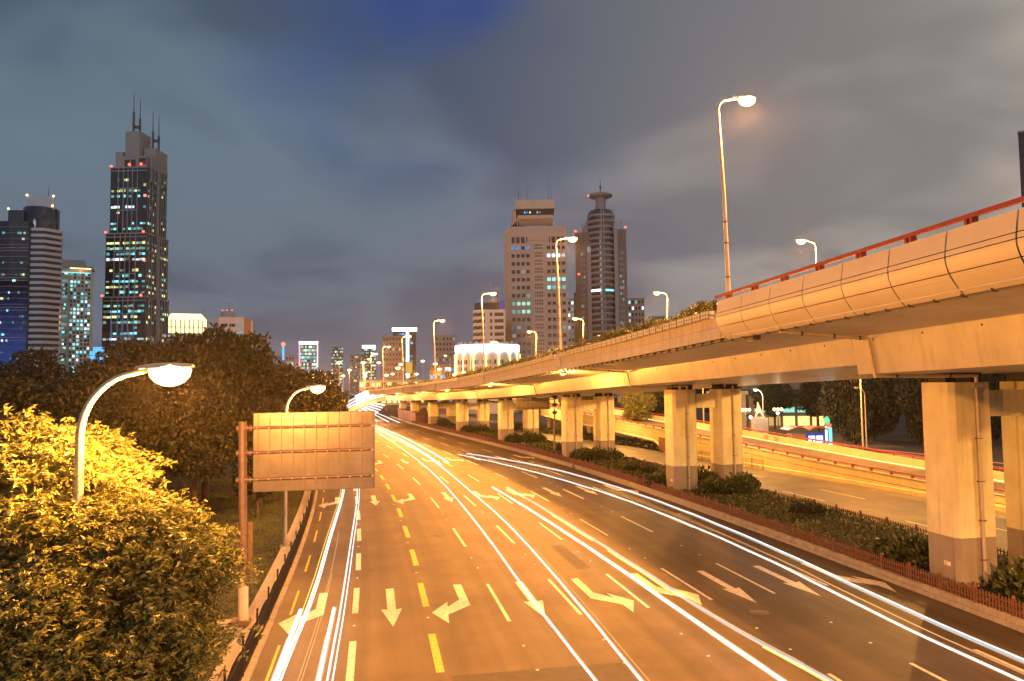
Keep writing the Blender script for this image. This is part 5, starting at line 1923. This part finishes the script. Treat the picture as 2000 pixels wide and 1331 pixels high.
def slab(label, x, y, w, h, d, wallm, cols, rows, lit, rot, ww=0.55, wh=0.5, base=0.0, top=None, name='building'):
    """plain office or flat block: wall, piers, window panes each by themselves"""
    B = Bld(name, label, 'building', x, y, rot)
    B.box('wall', wallm, -w / 2, w / 2, 0, d, 0, h)
    B.box('roof', BM['crown'], -w / 2 - 0.2, w / 2 + 0.2, -0.2, d, h, h + 0.6)
    cw, rh = w / cols, (h - base) / rows
    for j in range(rows):
        for i in range(cols):
            cx, cz = -w / 2 + (i + 0.5) * cw, base + (j + 0.5) * rh
            k = pick(lit)
            B.pane(cx - cw * ww / 2, cx + cw * ww / 2, -0.12, -0.01, cz - rh * wh / 2, cz + rh * wh / 2, BM['win'] if k == 'off' else LIT[k])
    return B


slab('grey block just right of the dark park trees', -150.7, 500, 12, 31, 12, BM['pink'], 6, 9, (('off', 5), ('dim', 3), ('white', 1)), rad(16)).done()
B = slab('low grey block left of the neon outlined tower', -143.4, 490, 8, 27, 10, BM['white'], 5, 7, (('off', 3), ('dim', 4), ('white', 2)), rad(16))
b = MB()
b.lathe([(0, -1.2), (1.2, -0.5), (1.2, 0.6), (0, 1.4)], 8, (-5.5, 0, 38))
B.mb('roof_lamp', M['obst'], b)
B.box('roof_lamp_post', LIT['blue'], -6.2, -4.8, -0.3, 0.5, 27.6, 36.8)
B.done()
B = slab('pale tower outlined in pink and white neon, packed with green lit windows', -189.6, 700, 15.2, 49, 14, BM['white'], 10, 15, (('white', 3), ('green', 4), ('yellow', 2), ('cyan', 3), ('off', 2)), rad(15), 0.75, 0.62)
B.box('neon_left', emit('neon_pink', (1.0, 0.35, 0.55), 0.5), -8.6, -7.7, -0.6, 0, 2, 51)
B.box('neon_right', emit('neon_white', (0.95, 0.75, 0.95), 0.5), 7.7, 8.6, -0.6, 0, 2, 51)
B.box('neon_top', LIT['bright'], -8.6, 8.6, -0.6, 0, 49.8, 52.4)
B.done()
slab('small dark tower with a grey crown and green lit floors', -186, 800, 12.2, 52, 12, BM['glass_grey'], 7, 16, (('off', 4), ('green', 3), ('dim', 3), ('white', 1)), rad(13), 0.85, 0.55).done()
slab('dim brown block left of the green topped tower', -167, 800, 11, 43, 11, BM['pink'], 6, 12, (('off', 5), ('dim', 2), ('yellow', 1)), rad(12)).done()
B = slab('tower with a bright green and white lit top floor', -152.4, 800, 14, 54, 13, BM['glass_grey'], 8, 16, (('green', 4), ('cyan', 2), ('off', 4), ('white', 1)), rad(11), 0.85, 0.5)
B.box('top_light', LIT['bright'], -7, 7, -0.4, -0.13, 50.5, 53.6)
B.done()
slab('brown grey apartment block beside the blue lined tower', -71, 450, 13, 39.5, 14, BM['pink'], 7, 13, (('off', 9), ('dim', 1), ('amber', 0.4)), rad(9), 0.5, 0.5).done()
B = slab('dark tower with a blue white lit roof slab and vertical cyan light lines', -85.8, 600, 18, 53, 16, BM['glass_blue'], 8, 15, (('off', 10), ('dim', 2), ('blue', 2)), rad(8), 0.8, 0.4)
B.box('roof_plate', LIT['bright'], -9.8, 9.8, -1.2, 12, 54.2, 56.4)
B.boxes('light_lines', emit('cyan_line', (0.35, 0.8, 1.0), 0.6), [(1.0, 1.7, -0.7, -0.2, 16, 54), (3.0, 3.7, -0.7, -0.2, 16, 54)])
B.box('light_line', LIT['gold'], 1.9, 2.8, -0.7, -0.2, 16, 54)
B.done()
slab('low violet lit block left of the round hall', -38, 420, 16, 21, 12, BM['glass_blue'], 8, 5, (('blue', 3), ('off', 3), ('white', 1)), rad(5), 0.8, 0.5).done()
slab('pinkish tower with red roof lights behind the round hall', -46, 520, 14, 44, 12, BM['pink'], 6, 12, (('off', 6), ('dim', 2)), rad(5)).done()
slab('pale distant flats between the bank tower and the round tower', 39.5, 500, 9, 66, 10, BM['white'], 4, 16, (('off', 4), ('dim', 3), ('white', 1)), rad(-4)).done()
slab('pale distant flats with a few warm windows right of the round tower', 82, 500, 13, 66, 12, BM['pink'], 6, 16, (('off', 9), ('amber', 1.2), ('cyan', 0.7), ('white', 0.6)), rad(-9)).done()
slab('stepped pale flats left half hidden by the lamp glow right of the round tower', 93.5, 480, 9, 52, 12, BM['pink'], 4, 13, (('off', 9), ('amber', 1)), rad(-10)).done()
slab('glass tower just cut by the right edge of the picture', 222, 300, 26, 112, 14, BM['glass_grey'], 9, 28, (('off', 8), ('dim', 2)), rad(-36), 0.85, 0.5).done()
slab('low amber lit block among the far road lamps', -64, 400, 34, 13, 10, BM['cream'], 12, 3, (('amber', 4), ('gold', 1), ('off', 2)), rad(8), 0.7, 0.5).done()

# --- round lit hall with scalloped white frieze
B = Bld('round_hall', 'round hall ringed by a glaring white scalloped frieze and yellow light columns', 'building', -9.0, 272, 0)
R0 = 11.3
b = MB()
b.lathe([(R0, 0), (R0, 24.0), (R0 - 0.4, 24.4), (0, 25)], 40)
B.mb('drum', BM['cream'], b)
fz = MB()
for k in range(72):
    a0, a1 = math.pi + math.pi * k / 72, math.pi + math.pi * (k + 1) / 72
    ph = (k % 9 + 0.5) / 9
    zb = 21.9 - 1.5 * abs(2 * ph - 1) ** 2.2
    r = R0 + 0.35
    fz.add([(r * math.cos(a0), r * math.sin(a0), zb), (r * math.cos(a1), r * math.sin(a1), zb), (r * math.cos(a1), r * math.sin(a1), 24.1), (r * math.cos(a0), r * math.sin(a0), 24.1)], [(0, 1, 2, 3)])
B.mb('frieze', LIT['bright'], fz)
for k in range(9):
    a = math.pi + math.pi * k / 8
    b = MB()
    b.tube([((R0 + 0.45) * math.cos(a), (R0 + 0.45) * math.sin(a), 6), ((R0 + 0.45) * math.cos(a), (R0 + 0.45) * math.sin(a), 21.0)], 0.22, 6)
    B.mb('light_column', LIT['gold'], b)
for k in range(40):
    a = math.pi + math.pi * (k + 0.5) / 40
    for z in (9.5, 12.5, 15.5, 18.0):
        if k % 5 == 2:
            continue
        o = link_mesh('window_pane', UB, B.root, ((R0 + 0.05) * math.cos(a), (R0 + 0.05) * math.sin(a), z), a, (0.12, 0.5, 1.5))
        o.material_slots[0].link = 'OBJECT'
        o.material_slots[0].material = BM['win'] if rb_.random() < 0.8 else LIT['dim']
b = MB()
for k in range(14):
    a = math.pi * 1.05 + math.pi * 0.9 * k / 13
    b.box((R0 - 0.6) * math.cos(a) - 0.4, (R0 - 0.6) * math.cos(a) + 0.4, (R0 - 0.6) * math.sin(a) - 0.3, (R0 - 0.6) * math.sin(a) + 0.3, 24.3, 24.9 + (k % 3) * 0.2)
B.mb('roof_units', BM['crown'], b)

# --- banded rounded white building with blue screens
B = Bld('building', 'rounded white banded building left of the bank tower with violet screens on top', 'building', -10.0, 330, 0)
b = MB()
b.prism([(-7.0, 3.0), (-6.2, 1.2), (-4.2, 0.1), (-2, 0), (7.0, 0), (7.0, 14), (-7.0, 14)], 0, 42)
B.mb('glass_core', BM['glass_grey'], b)
for z in np.arange(4, 42, 2.9):
    B.mb('white_band', BM['white'], MB().prism([(-7.3, 3.0), (-6.4, 1.0), (-4.3, -0.2), (-2, -0.3), (7.1, -0.3), (7.1, 14), (-7.3, 14)], z, z + 1.35))
B.boxes('wall_pier', BM['white'], [(-1.8, 0.4, -0.34, 0.2, 0, 42), (1.5, 2.4, -0.34, 0.2, 0, 42), (6.4, 7.15, -0.34, 0.2, 0, 42)])
br = MB()
for z in np.arange(5.4, 41, 2.9):
    br.tube([(-6.4, 1.0, z), (-4.3, -0.12, z + 1.5)], 0.08, 4)
    br.tube([(-4.3, -0.12, z), (-1.9, -0.2, z + 1.5)], 0.08, 4)
B.mb('braces', BM['white'], br)['kind'] = 'stuff'
B.mb('top_drum', BM['glass_grey'], MB().lathe([(6.2, 42), (6.2, 46.4), (0, 46.6)], 20, (-0.6, 7, 0)))
B.box('screen', emit('violet_screen', (0.20, 0.22, 1.0), 0.14), -3.8, -2.6, 0.4, 0.6, 44.5, 48.5)
B.box('screen', emit('violet_screen_dim', (0.30, 0.25, 0.8), 0.07), 4.6, 7.0, 0.2, 0.4, 42.6, 47.0)
b = MB()
b.tube([(3.6, 5, 46), (3.6, 5, 52)], 0.16, 6)
for k in range(20):
    a0, a1 = math.pi * 2 * k / 20, math.pi * 2 * (k + 1) / 20
    b.tube([(3.2 + 1.9 * math.cos(a0), 5, 53.5 + 1.9 * math.sin(a0)), (3.2 + 1.9 * math.cos(a1), 5, 53.5 + 1.9 * math.sin(a1))], 0.12, 4)
B.mb('dish_aerial', BM['mast'], b)

# --- bank tower
B = Bld('skyscraper', 'pale stone bank tower with an overhanging viewing box on its roof', 'skyscraper', 12.8, 350, rad(-1.5))
w = 26.2
B.box('wall', BM['bank'], -w / 2, w / 2, 0, 24, 0, 84)
B.mb('side_wall', BM['bank_side'], MB().prism([(-w / 2 - 0.02, 0.02), (-w / 2 - 3.4, 14), (-w / 2 - 3.4, 24), (-w / 2 - 0.02, 24)], 0, 83.5))
B.boxes('serrations', BM['bank_side'], [(-w / 2 - 0.6 - 0.235 * k, -w / 2 - 0.2 - 0.235 * k, 0.3 + k, 0.8 + k, 0, 83.8) for k in range(13)])
piers = []
for x in (-12.9, -10.6, -8.3, -6.0, -3.75, 3.75, 6.0, 8.3, 10.6, 12.9):
    piers.append((x - 0.32, x + 0.32, -0.55, 0, 0, 84.2))
piers += [(-3.4, 3.4, -0.40, 0, 77.5, 84.1), (-13.1, 13.1, -0.30, 0, 79.4, 84.0)]
B.boxes('piers', BM['bank'], piers)
sp = MB()
for fz in np.arange(2.0, 78, 3.75):
    for x in (-11.75, -9.45, -7.15, -4.87, 4.87, 7.15, 9.45, 11.75):
        sp.box(x - 0.80, x + 0.80, -0.22, 0, fz + 1.55, fz + 3.55)
B.mb('spandrels', BM['bank'], sp)['kind'] = 'stuff'
litrows = {5: 'white', 7: None, 14: 'green', 15: 'green', 12: 'green'}
rows = list(np.arange(2.0, 76, 3.75))
for j, fz in enumerate(rows):
    z = fz
    for i, x in enumerate((-11.75, -9.45, -7.15, -4.87, 4.87, 7.15, 9.45, 11.75)):
        m = BM['win']
        L_ = i < 4
        up = len(rows) - 1 - j
        if L_ and up in (7, 8) or (not L_ and up in (4, 5)):
            m = LIT['green'] if L_ else LIT['cyan']
        elif up == 0 and L_ and i != 2:
            m = LIT['blue']
        elif up == 10 and L_ and i < 3:
            m = LIT['dim']
        elif not L_ and up in (13, 14, 1) and rb_.random() < 0.7:
            m = LIT['white']
        elif rb_.random() < 0.06:
            m = LIT['dim']
        B.pane(x - 0.78, x + 0.78, -0.12, -0.01, z - 0.10, z + 1.5, m)
small = MB()
for fz in rows:
    for dz_ in (0.1, 1.55):
        for q in range(5):
            x = -1.75 + q * 0.8
            small.box(x, x + 0.48, -0.06, -0.01, fz + dz_, fz + dz_ + 0.85)
B.mb('slot_windows', BM['win'], small)['kind'] = 'stuff'
for x in (-10.6, -7.0, 7.0, 10.6):
    B.pane(x - 1.8, x + 1.8, -0.35, -0.31, 76.2, 79.0, BM['win'])
# roof box
B.box('roof_core', BM['bank'], -6.0, 4.5, 4, 16, 84, 92)
B.mb('box_underside', BM['bank'], MB().hexa([(-8.6, 4.5, 85.0), (6.6, 4.5, 85.0), (6.6, 18, 85.0), (-8.6, 18, 85.0), (-9.6, 1.0, 88.0), (7.4, 1.0, 88.0), (7.4, 20, 88.0), (-9.6, 20, 88.0)]))
B.box('box_sill', BM['bank'], -9.6, 7.4, 0.6, 20, 88.0, 89.6)
B.box('box_glazing', BM['glass_dark'], -9.5, 7.3, 1.4, 19, 89.6, 92.6)
B.mb('box_roof', BM['bank_side'], MB().hexa([(-10.8, 0, 92.6), (8.0, 0, 92.6), (8.0, 20, 92.6), (-10.8, 20, 92.6), (-10.6, 0.8, 97), (7.8, 0.8, 97), (7.8, 19, 97), (-10.6, 19, 97)]))
B.mb('box_side', BM['bank_side'], MB().hexa([(-12.6, 6, 85.5), (-10.0, 2, 87), (-10.0, 18, 87), (-12.6, 18, 85.5), (-12.2, 6, 90), (-10.5, 0.5, 96.5), (-10.5, 18, 96.5), (-12.2, 18, 90)]))
for x, m in ((-6.4, LIT['blue']), (-5.4, LIT['blue']), (-3.9, LIT['amber']), (-0.4, LIT['white']), (0.8, LIT['dim'])):
    B.pane(x, x + 0.6, 1.28, 1.38, 90.6, 91.5, m)
b = MB()
for x, z1 in ((-9, 106), (-5, 104), (5.4, 107), (6.6, 105)):
    b.tube([(x, 4, 97), (x, 4, z1)], [0.12, 0.05], 5)
B.mb('aerials', BM['mast'], b)
B.done()

# --- round tower with disc on top
B = Bld('skyscraper', 'brown tower with a rounded banded front and a disc on its roof', 'skyscraper', 50.0, 420, rad(-7))
B.box('left_wing', BM['brown'], -13.8, -5.0, 3, 22, 0, 96)
B.box('right_wing', BM['brown'], 8.2, 15.0, 3, 22, 0, 97)
B.box('left_low_wing', BM['brown'], -15.2, -13.85, 6, 22, 0, 62)
B.mb('core', BM['glass_grey'], MB().lathe([(7.6, 0), (7.6, 106.5), (6.6, 108.5), (0, 108.5)], 28, (1.0, 7, 0)))
for z in np.arange(2, 107, 3.3):
    B.mb('band', BM['band'], MB().lathe([(7.65, z), (7.9, z), (7.9, z + 1.5), (7.65, z + 1.5)], 28, (1.0, 7, 0), True, math.pi, 2 * math.pi))
B.boxes('centre_rib', BM['band'], [(0.9, 1.5, -1.5, 0, 0, 108), (2.2, 2.8, -1.4, 0, 0, 108)])
B.boxes('side_strips', BM['band'], [(8.0, 10.2, 1.0, 3, 0, 100.5), (-7.2, -5.0, 1.2, 3, 0, 88)])
arc_ = MB()
pv = []
for k in range(11):
    a = math.pi / 2 + (math.pi / 2) * k / 10
    pv.append((-1.0 + 9.2 * math.cos(a), 92 + 15.5 * math.sin(a)))
pv += [(-10.2, 88), (-1.0, 88)]
n_ = len(pv)
arc_.add([(x, 6, z) for x, z in pv] + [(x, 16, z) for x, z in pv], [tuple(range(n_)), tuple(range(2 * n_ - 1, n_ - 1, -1))] + [(k, (k + 1) % n_, n_ + (k + 1) % n_, n_ + k) for k in range(n_)])
B.mb('curved_shoulder', BM['band'], arc_)
B.mb('roof_stem', BM['band'], MB().lathe([(3.1, 107), (2.9, 113), (3.6, 116), (3.6, 117)], 18, (1.0, 7, 0)))
B.mb('roof_disc', BM['band'], MB().lathe([(3.0, 115.6), (6.6, 116.9), (6.9, 117.6), (6.4, 118.3), (0, 118.5)], 26, (1.0, 7, 0)))
b = MB()
b.tube([(1, 7, 118), (1, 7, 122), (1, 7, 127)], [0.4, 0.25, 0.12], 6)
b.lathe([(0, 121.6), (0.7, 122.3), (0.7, 122.9), (0, 123.5)], 8, (1, 7, 0))
B.mb('mast', BM['mast'], b)
B.boxes('wing_masts', BM['mast'], [(-9.6, -9.3, 2.6, 2.9, 92, 101), (12.0, 12.3, 2.6, 2.9, 92, 102)])
for fz in np.arange(30, 86, 3.3):
    for x in (-10.6, -9.2, 11.0, 12.4):
        B.pane(x, x + 0.9, 2.85, 2.99, fz, fz + 1.5, LIT['dim'] if rb_.random() < 0.3 else BM['band'])
B.mb('lit_floor', LIT['bright'], MB().lathe([(7.95, 61.6), (7.98, 62.8)], 20, (1.0, 7, 0), True, math.pi * 1.18, math.pi * 1.47))
B.mb('lit_floor', LIT['cyan'], MB().lathe([(7.95, 61.6), (7.98, 62.8)], 20, (1.0, 7, 0), True, math.pi * 1.56, math.pi * 1.80))
B.pane(-7.0, -5.3, 1.0, 1.19, 84.5, 87, LIT['dim'])
for p in ((-13.6, 3, 96.8), (14.6, 3, 98), (-12, 2.8, 72), (-5.8, 6, 117.6)):
    b = MB()
    b.lathe([(0, -0.5), (0.6, -0.1), (0.6, 0.3), (0, 0.7)], 8, p)
    B.mb('beacon', M['obst'], b)
B.done()

# ================================================================== PARK beyond the ramp
bw = Bld('park_building', 'long dark stone park building behind the trees on the right', 'building', 72, 190, rad(-12))
bw.box('wall', M['parkstone'], -16, 22, 0, 10, 0, 11.0)
bw.box('cornice', M['parkstone'], -16.6, 22.6, -0.6, 10, 11.0, 12.2)
bw.boxes('pilasters', M['parkstone'], [(x, x + 0.8, -0.4, 0, 0, 11) for x in np.arange(-15, 22, 4.0)])
bw.boxes('openings', M['dark'], [(x + 1.4, x + 3.2, -0.06, -0.01, 1, 8) for x in np.arange(-15, 20, 4.0)])
pl_ = thing('stone_gate_pillar', 'pale stone gate pillar standing behind the white statue', 'pillar', (40.4, 140, 0))
MB().box(-3.2, 2.8, 0, 3, 0, 7.6).build('shaft', M['parkstone'], pl_, world=False)
MB().box(-3.6, 3.2, -0.4, 3.4, 7.6, 8.3).build('cap', M['parkstone'], pl_, world=False)
MB().box(-0.2, 1.2, -0.06, -0.01, 0.6, 5.8).build('doorway', M['dark'], pl_, world=False)
pz = MB().poly([(20, 112, 0.02), (58, 112, 0.02), (66, 185, 0.02), (20, 185, 0.02)]).build('plaza', mat('plaza_paving', (0.12, 0.11, 0.10), 0.8, 0.2, 0.6))
pz['kind'] = 'structure'

# statue: striding stone figure on a plinth
stt = thing('statue', 'white stone figure statue, leaning forward on a low plinth in the park', 'statue', (39.4, 121, 0))
MB().box(-1.2, 1.2, -0.7, 0.7, 0, 4.2).build('plinth', M['parkstone'], stt, world=False)
sv = [((0, 0, 5.4), 0.22), ((0.05, 0, 5.8), 0.25), ((-0.05, 0, 6.25), 0.26), ((-0.15, 0, 6.5), 0.10), ((-0.22, 0, 6.72), 0.17),
      ((-0.35, 0.12, 4.85), 0.15), ((-0.55, 0.12, 4.22), 0.10), ((0.42, -0.12, 4.85), 0.16), ((0.75, -0.12, 4.22), 0.11),
      ((-0.1, 0.32, 6.0), 0.10), ((0.35, 0.36, 5.6), 0.08), ((0.62, 0.2, 5.2), 0.07), ((-0.3, -0.3, 5.95), 0.10), ((-0.55, -0.32, 5.5), 0.08), ((-0.4, -0.25, 5.15), 0.07)]
se = [(0, 1), (1, 2), (2, 3), (3, 4), (0, 5), (5, 6), (0, 7), (7, 8), (2, 9), (9, 10), (10, 11), (2, 12), (12, 13), (13, 14)]
me = bpy.data.meshes.new('figure')
me.from_pydata([p for p, _ in sv], se, [])
fo = bpy.data.objects.new('figure', me)
col.objects.link(fo)
fo.parent = stt
sk = fo.modifiers.new('skin', 'SKIN')
for i, (_, r) in enumerate(sv):
    me.skin_vertices[0].data[i].radius = (r, r)
me.skin_vertices[0].data[0].use_root = True
fo.modifiers.new('sub', 'SUBSURF').render_levels = 2
me.materials.append(M['statue'])

# globe cluster lamps, little floodlights, green lamp and unlit lamp
for x, lab in ((37.0, 'cluster lamp with warm glowing globes left of the white statue'), (42.1, 'cluster lamp with warm glowing globes right of the white statue')):
    r = thing('globe_lamp', lab, 'park lamp', (x, 120, 0), 0, 'warm globe lamps in the park')
    MB().tube([(0, 0, 0), (0, 0, 4.6), (0, 0, 5.2)], [0.10, 0.06, 0.05], 8).build('pole', M['pole_dark'], r, world=False)
    MB().tube([(-0.6, 0, 5.2), (0, 0, 5.0), (0.6, 0, 5.2)], 0.04, 6).build('arms', M['pole_dark'], r, world=False)
    for gx in (-0.55, 0, 0.55):
        b = MB()
        b.lathe([(0, -0.26), (0.18, -0.18), (0.26, 0), (0.18, 0.18), (0, 0.26)], 12, (gx, 0, 5.55))
        b.build('globe', M['sodium'], r, world=False)
    point('lamp_light', 120, (1.0, 0.62, 0.25), r, (0, -0.6, 5.6), 0.3)
for x, z, lab in ((37.4, 4.4, 'small cool white floodlight on a stub post below the left globe lamp'), (41.7, 5.0, 'small cool white floodlight beside the right globe lamp')):
    r = thing('floodlight', lab, 'floodlight', (x, 119, 0), 0, 'cool floodlights in the park')
    MB().tube([(0, 0, 0), (0, 0, z - 0.25)], 0.06, 6).build('post', M['pole_dark'], r, world=False)
    b = MB()
    b.lathe([(0, -0.22), (0.2, -0.1), (0.22, 0.1), (0, 0.24)], 10, (0, 0, z))
    b.build('lens', M['white_lamp'], r, world=False)
    point('lamp_light', 50, (0.7, 0.95, 1.0), r, (0, -0.5, z), 0.2)


def park_lamp(x, y, lab, lens, P, c, hgt):
    r = thing('street_lamp', lab, 'street lamp', (x, y, 0), math.pi, 'curved lamps on the dark street beyond the ramp')
    pts = [(0, 0, 0), (0, 0, hgt - 1.2)]
    for a in np.linspace(15, 80, 6):
        pts.append((1.0 - 1.0 * math.cos(rad(a)), 0, hgt - 1.2 + 1.15 * math.sin(rad(a))))
    MB().tube(pts, [0.10, 0.07] + [0.06] * 6, 8).build('pole', M['pole'], r, world=False)
    luminaire(r, 0.85, hgt, lens, 0.6, 0.2)
    if P:
        point('lamp_light', P, c, r, (1.2, 0, hgt - 0.4), 0.15)


park_lamp(41.4, 125, 'greenish white street lamp on a curved pole by the second pier', M['green_lamp'], 900, (0.85, 1.0, 0.6), 8.7)
park_lamp(51.3, 110, 'unlit curved street lamp in front of the dark trees', M['pole'], 0, None, 9.0)

# small bollards on the plaza edge
bo = MB().lathe([(0.10, 0), (0.10, 0.75), (0.07, 0.85), (0, 0.88)], 8).mesh('post', M['pole_white'])
for k in range(7):
    r = thing('bollard', 'short pale bollard in the row on the plaza edge', 'bollard', (38.5 + k * 0.95, 113.5 - k * 0.3, 0), 0, 'bollards on the plaza edge')
    link_mesh('post', bo, r)

# kiosk with curved canopy and glowing screens
kk = thing('kiosk', 'roadside kiosk with a double curved canopy and two glowing white screens', 'kiosk', (43.5, 112, 0))
MB().box(-2.2, 2.4, 0, 2.2, 0, 2.2).build('booth', M['parkstone'], kk, world=False)
cp = MB()
for sgn, x0 in ((0, -3.0), (1, 0.0)):
    pts = [(x0 + 3.0 * i / 8, 2.75 + 0.45 * math.sin(math.pi * i / 8)) for i in range(9)]
    for (xa, za), (xb, zb) in zip(pts, pts[1:]):
        cp.hexa([(xa, -0.8, za), (xb, -0.8, zb), (xb, 2.8, zb), (xa, 2.8, za), (xa, -0.8, za + 0.1), (xb, -0.8, zb + 0.1), (xb, 2.8, zb + 0.1), (xa, 2.8, za + 0.1)])
cp.build('canopy', mat('canopy_red', (0.35, 0.20, 0.18), 0.5, 0.1), kk, world=False)
for x in (0.15, 1.3):
    MB().box(x, x + 0.95, -0.12, -0.02, 0.9, 1.9).build('screen', emit('screen_violet_white', (0.60, 0.68, 1.0), 0.8), kk, world=False)
MB().box(-0.2, 2.6, -0.10, -0.015, 0.5, 2.3).build('screen_surround', emit('screen_blue', (0.12, 0.15, 0.8), 0.12), kk, world=False)
MB().box(-2.1, -0.5, -0.1, -0.02, 0.8, 1.2).build('light_strip', LIT['cyan'], kk, world=False)
for x in (-2.9, 2.9):
    MB().tube([(x, -0.6, 0), (x, -0.6, 2.8)], 0.06, 6).build('post', M['pole_dark'], kk, world=False)
# glowing totem
tt = thing('totem_sign', 'glowing cyan and white totem sign with a green head beside the round lit tree', 'sign', (47.2, 113, 0))
MB().box(-0.35, 0.35, -0.15, 0.15, 0, 3.0).build('body', LIT['cyan'], tt, world=False)
MB().box(-0.55, -0.40, -0.2, 0.2, 0.6, 3.2).build('side_light', LIT['white'], tt, world=False)
MB().box(-0.45, 0.25, -0.2, 0.2, 3.02, 3.6).build('red_band', emit('totem_red', (1.0, 0.25, 0.1), 0.3), tt, world=False)
b = MB()
b.lathe([(0.35, 3.65), (0.45, 4.1), (0.2, 4.6), (0, 4.7)], 10, (-0.3, 0, 0))
b.build('head', emit('totem_green', (0.15, 0.9, 0.4), 0.3), tt, world=False)
MB().box(-0.6, 0.5, -0.3, 0.3, -0.02, 0.06).build('plinth', M['parkstone'], tt, world=False)
point('lamp_light', 60, (0.5, 1.0, 0.9), tt, (0, -1.2, 2.5), 0.4)
# lit shop front glimpsed through the trees
sf = Bld('shop', 'shop front glowing green white through the round lit tree', 'shop', 58.5, 160, rad(-14))
sf.box('wall', M['parkstone'], -8, 8, 0.3, 6, 0, 7)
for k in range(5):
    sf.pane(-7 + k * 2.9, -7 + k * 2.9 + 2.3, 0.1, 0.29, 3.4, 5.0, LIT['green'])
    sf.pane(-7 + k * 2.9, -7 + k * 2.9 + 2.3, 0.1, 0.29, 0.6, 2.6, LIT['amber'])

# parked dark car on the far side of the lower road
car = thing('parked_car', 'dark parked car glimpsed beyond the hedge, left of the third pier', 'car', W(140, 46, 0.0), -hd_(140))
prof = [(-2.1, 0.35), (-2.15, 0.75), (-1.3, 0.92), (-0.6, 1.42), (0.9, 1.45), (1.7, 0.98), (2.15, 0.85), (2.15, 0.35)]
b = MB()
b.add([(-0.85, y, z) for y, z in prof] + [(0.85, y, z) for y, z in prof], [tuple(range(7, -1, -1)), tuple(range(8, 16))] + [(k, (k + 1) % 8, 8 + (k + 1) % 8, 8 + k) for k in range(8)])
b.build('body', mat('car_paint_dark', (0.02, 0.02, 0.025), 0.25, 0.1), car, world=False)
MB().hexa([(-0.7, -1.22, 0.96), (0.7, -1.22, 0.96), (0.7, -0.66, 1.38), (-0.7, -0.66, 1.38), (-0.7, -1.25, 0.98), (0.7, -1.25, 0.98), (0.7, -0.69, 1.40), (-0.7, -0.69, 1.40)]).build('windscreen', BM['glass_grey'], car, world=False)
for x in (-0.86, 0.86):
    MB().hexa([(x - 0.01, -0.55, 0.98), (x + 0.01, -0.55, 0.98), (x + 0.01, 1.3, 0.98), (x - 0.01, 1.3, 0.98), (x - 0.01, -0.3, 1.36), (x + 0.01, -0.3, 1.36), (x + 0.01, 0.9, 1.36), (x - 0.01, 0.9, 1.36)]).build('side_window', BM['glass_grey'], car, world=False)
    for y in (-1.35, 1.35):
        MB().tube([(x - 0.1, y, 0.32), (x + 0.06, y, 0.32)], 0.32, 14).build('wheel', M['iron'], car, world=False)

# hedge strip on the far side of the lower road, under the ramp spans
n = 6000
sS = 100 + 70 * RNG.random(n)
tT = np.interp(sS, KT, TR) - 0.2 + 2.2 * RNG.random(n)
hS = np.interp(sS, SS, SH)
PP = np.stack([np.interp(sS, SS, SX) + tT * np.cos(hS), np.interp(sS, SS, SY) - tT * np.sin(hS), 0.1 + 0.9 * RNG.random(n)], 1)
V, F = leaves(PP, unit(RNG.normal(size=(n, 3)) + np.array([0, 0, 0.3])), 0.32, 0.17)
o = link_mesh('low_hedge', np_mesh('low_hedge', V, F, M['cover']))
tag(o, 'low dark hedge beside the lower road under the ramp spans', 'hedge', None, 'stuff')

# ================================================================== LAMPS of the far road junction
mesh_pole = MB().tube([(0, 0, 0), (0, 0, 1)], [1.0, 0.6], 6).mesh('pole', M['pole'])
mesh_head = MB().lathe([(0, -0.5), (0.6, -0.3), (0.75, 0), (0.5, 0.3), (0, 0.4)], 10).mesh('lens', M['sodium'])
for i, (s, t, z, r_) in enumerate([(250, -12, 13, 0.7), (275, -12, 14, 0.7), (300, -10, 14, 0.7), (330, -11, 15, 0.8), (360, -8, 15, 0.8), (300, 4, 19, 0.9), (335, 14, 20, 0.9), (370, 22, 21, 0.9),
                                  (330, 30, 19, 0.9), (290, 40, 18, 0.8), (340, 48, 17, 0.9), (380, 44, 22, 0.9), (310, 62, 17, 0.8), (360, 70, 18, 0.9), (280, 56, 15, 0.8), (390, 8, 18, 0.9),
                                  (400, 30, 16, 0.9), (410, 60, 19, 1.0), (350, 90, 16, 0.9), (270, 24, 16, 0.8), (250, 44, 14, 0.7), (420, -4, 17, 1.0), (300, 22, 14, 0.8), (320, 52, 14, 0.8), (260, 12, 14, 0.7), (345, 38, 15, 0.8), (365, 58, 15, 0.8), (390, 76, 16, 0.9), (410, 16, 15, 0.9), (430, 40, 16, 1.0),
                                  (285, -4, 14, 0.7), (315, -16, 14, 0.8), (345, -4, 15, 0.8), (450, 4, 16, 1.0), (440, 64, 15, 1.0)]):
    r = thing('street_lamp', 'tiny glowing road lamp among the cluster at the far junction', 'street lamp', W(s, t, 0), 0, 'glowing lamps of the far junction')
    link_mesh('pole', mesh_pole, r, (0, 0, 0), 0, (0.12, 0.12, z))
    link_mesh('lens', mesh_head, r, (0, 0, z + 0.3), 0, (r_ * 1.5, r_ * 1.5, r_ * 1.3))
    if i % 3 == 0:
        point('lamp_light', 6000, SOD, r, (0, -1.2, z - 0.4), 0.3)
# small yellow board on one of the viaduct lamps
p = W(163.2, 12.3, E_(163.6) + 5.2)
yb = thing('lamp_post_sign', 'small yellow lit board fixed to a distant viaduct lamp post', 'sign', p, -hd_(163))
MB().box(0.1, 1.5, -0.06, 0.06, -1.0, 1.4).build('board', emit('board_yellow', (1.0, 0.6, 0.12), 0.18), yb, world=False)
MB().box(0.05, 1.55, -0.03, 0.05, -1.06, 1.46).build('frame', M['pole_dark'], yb, world=False)
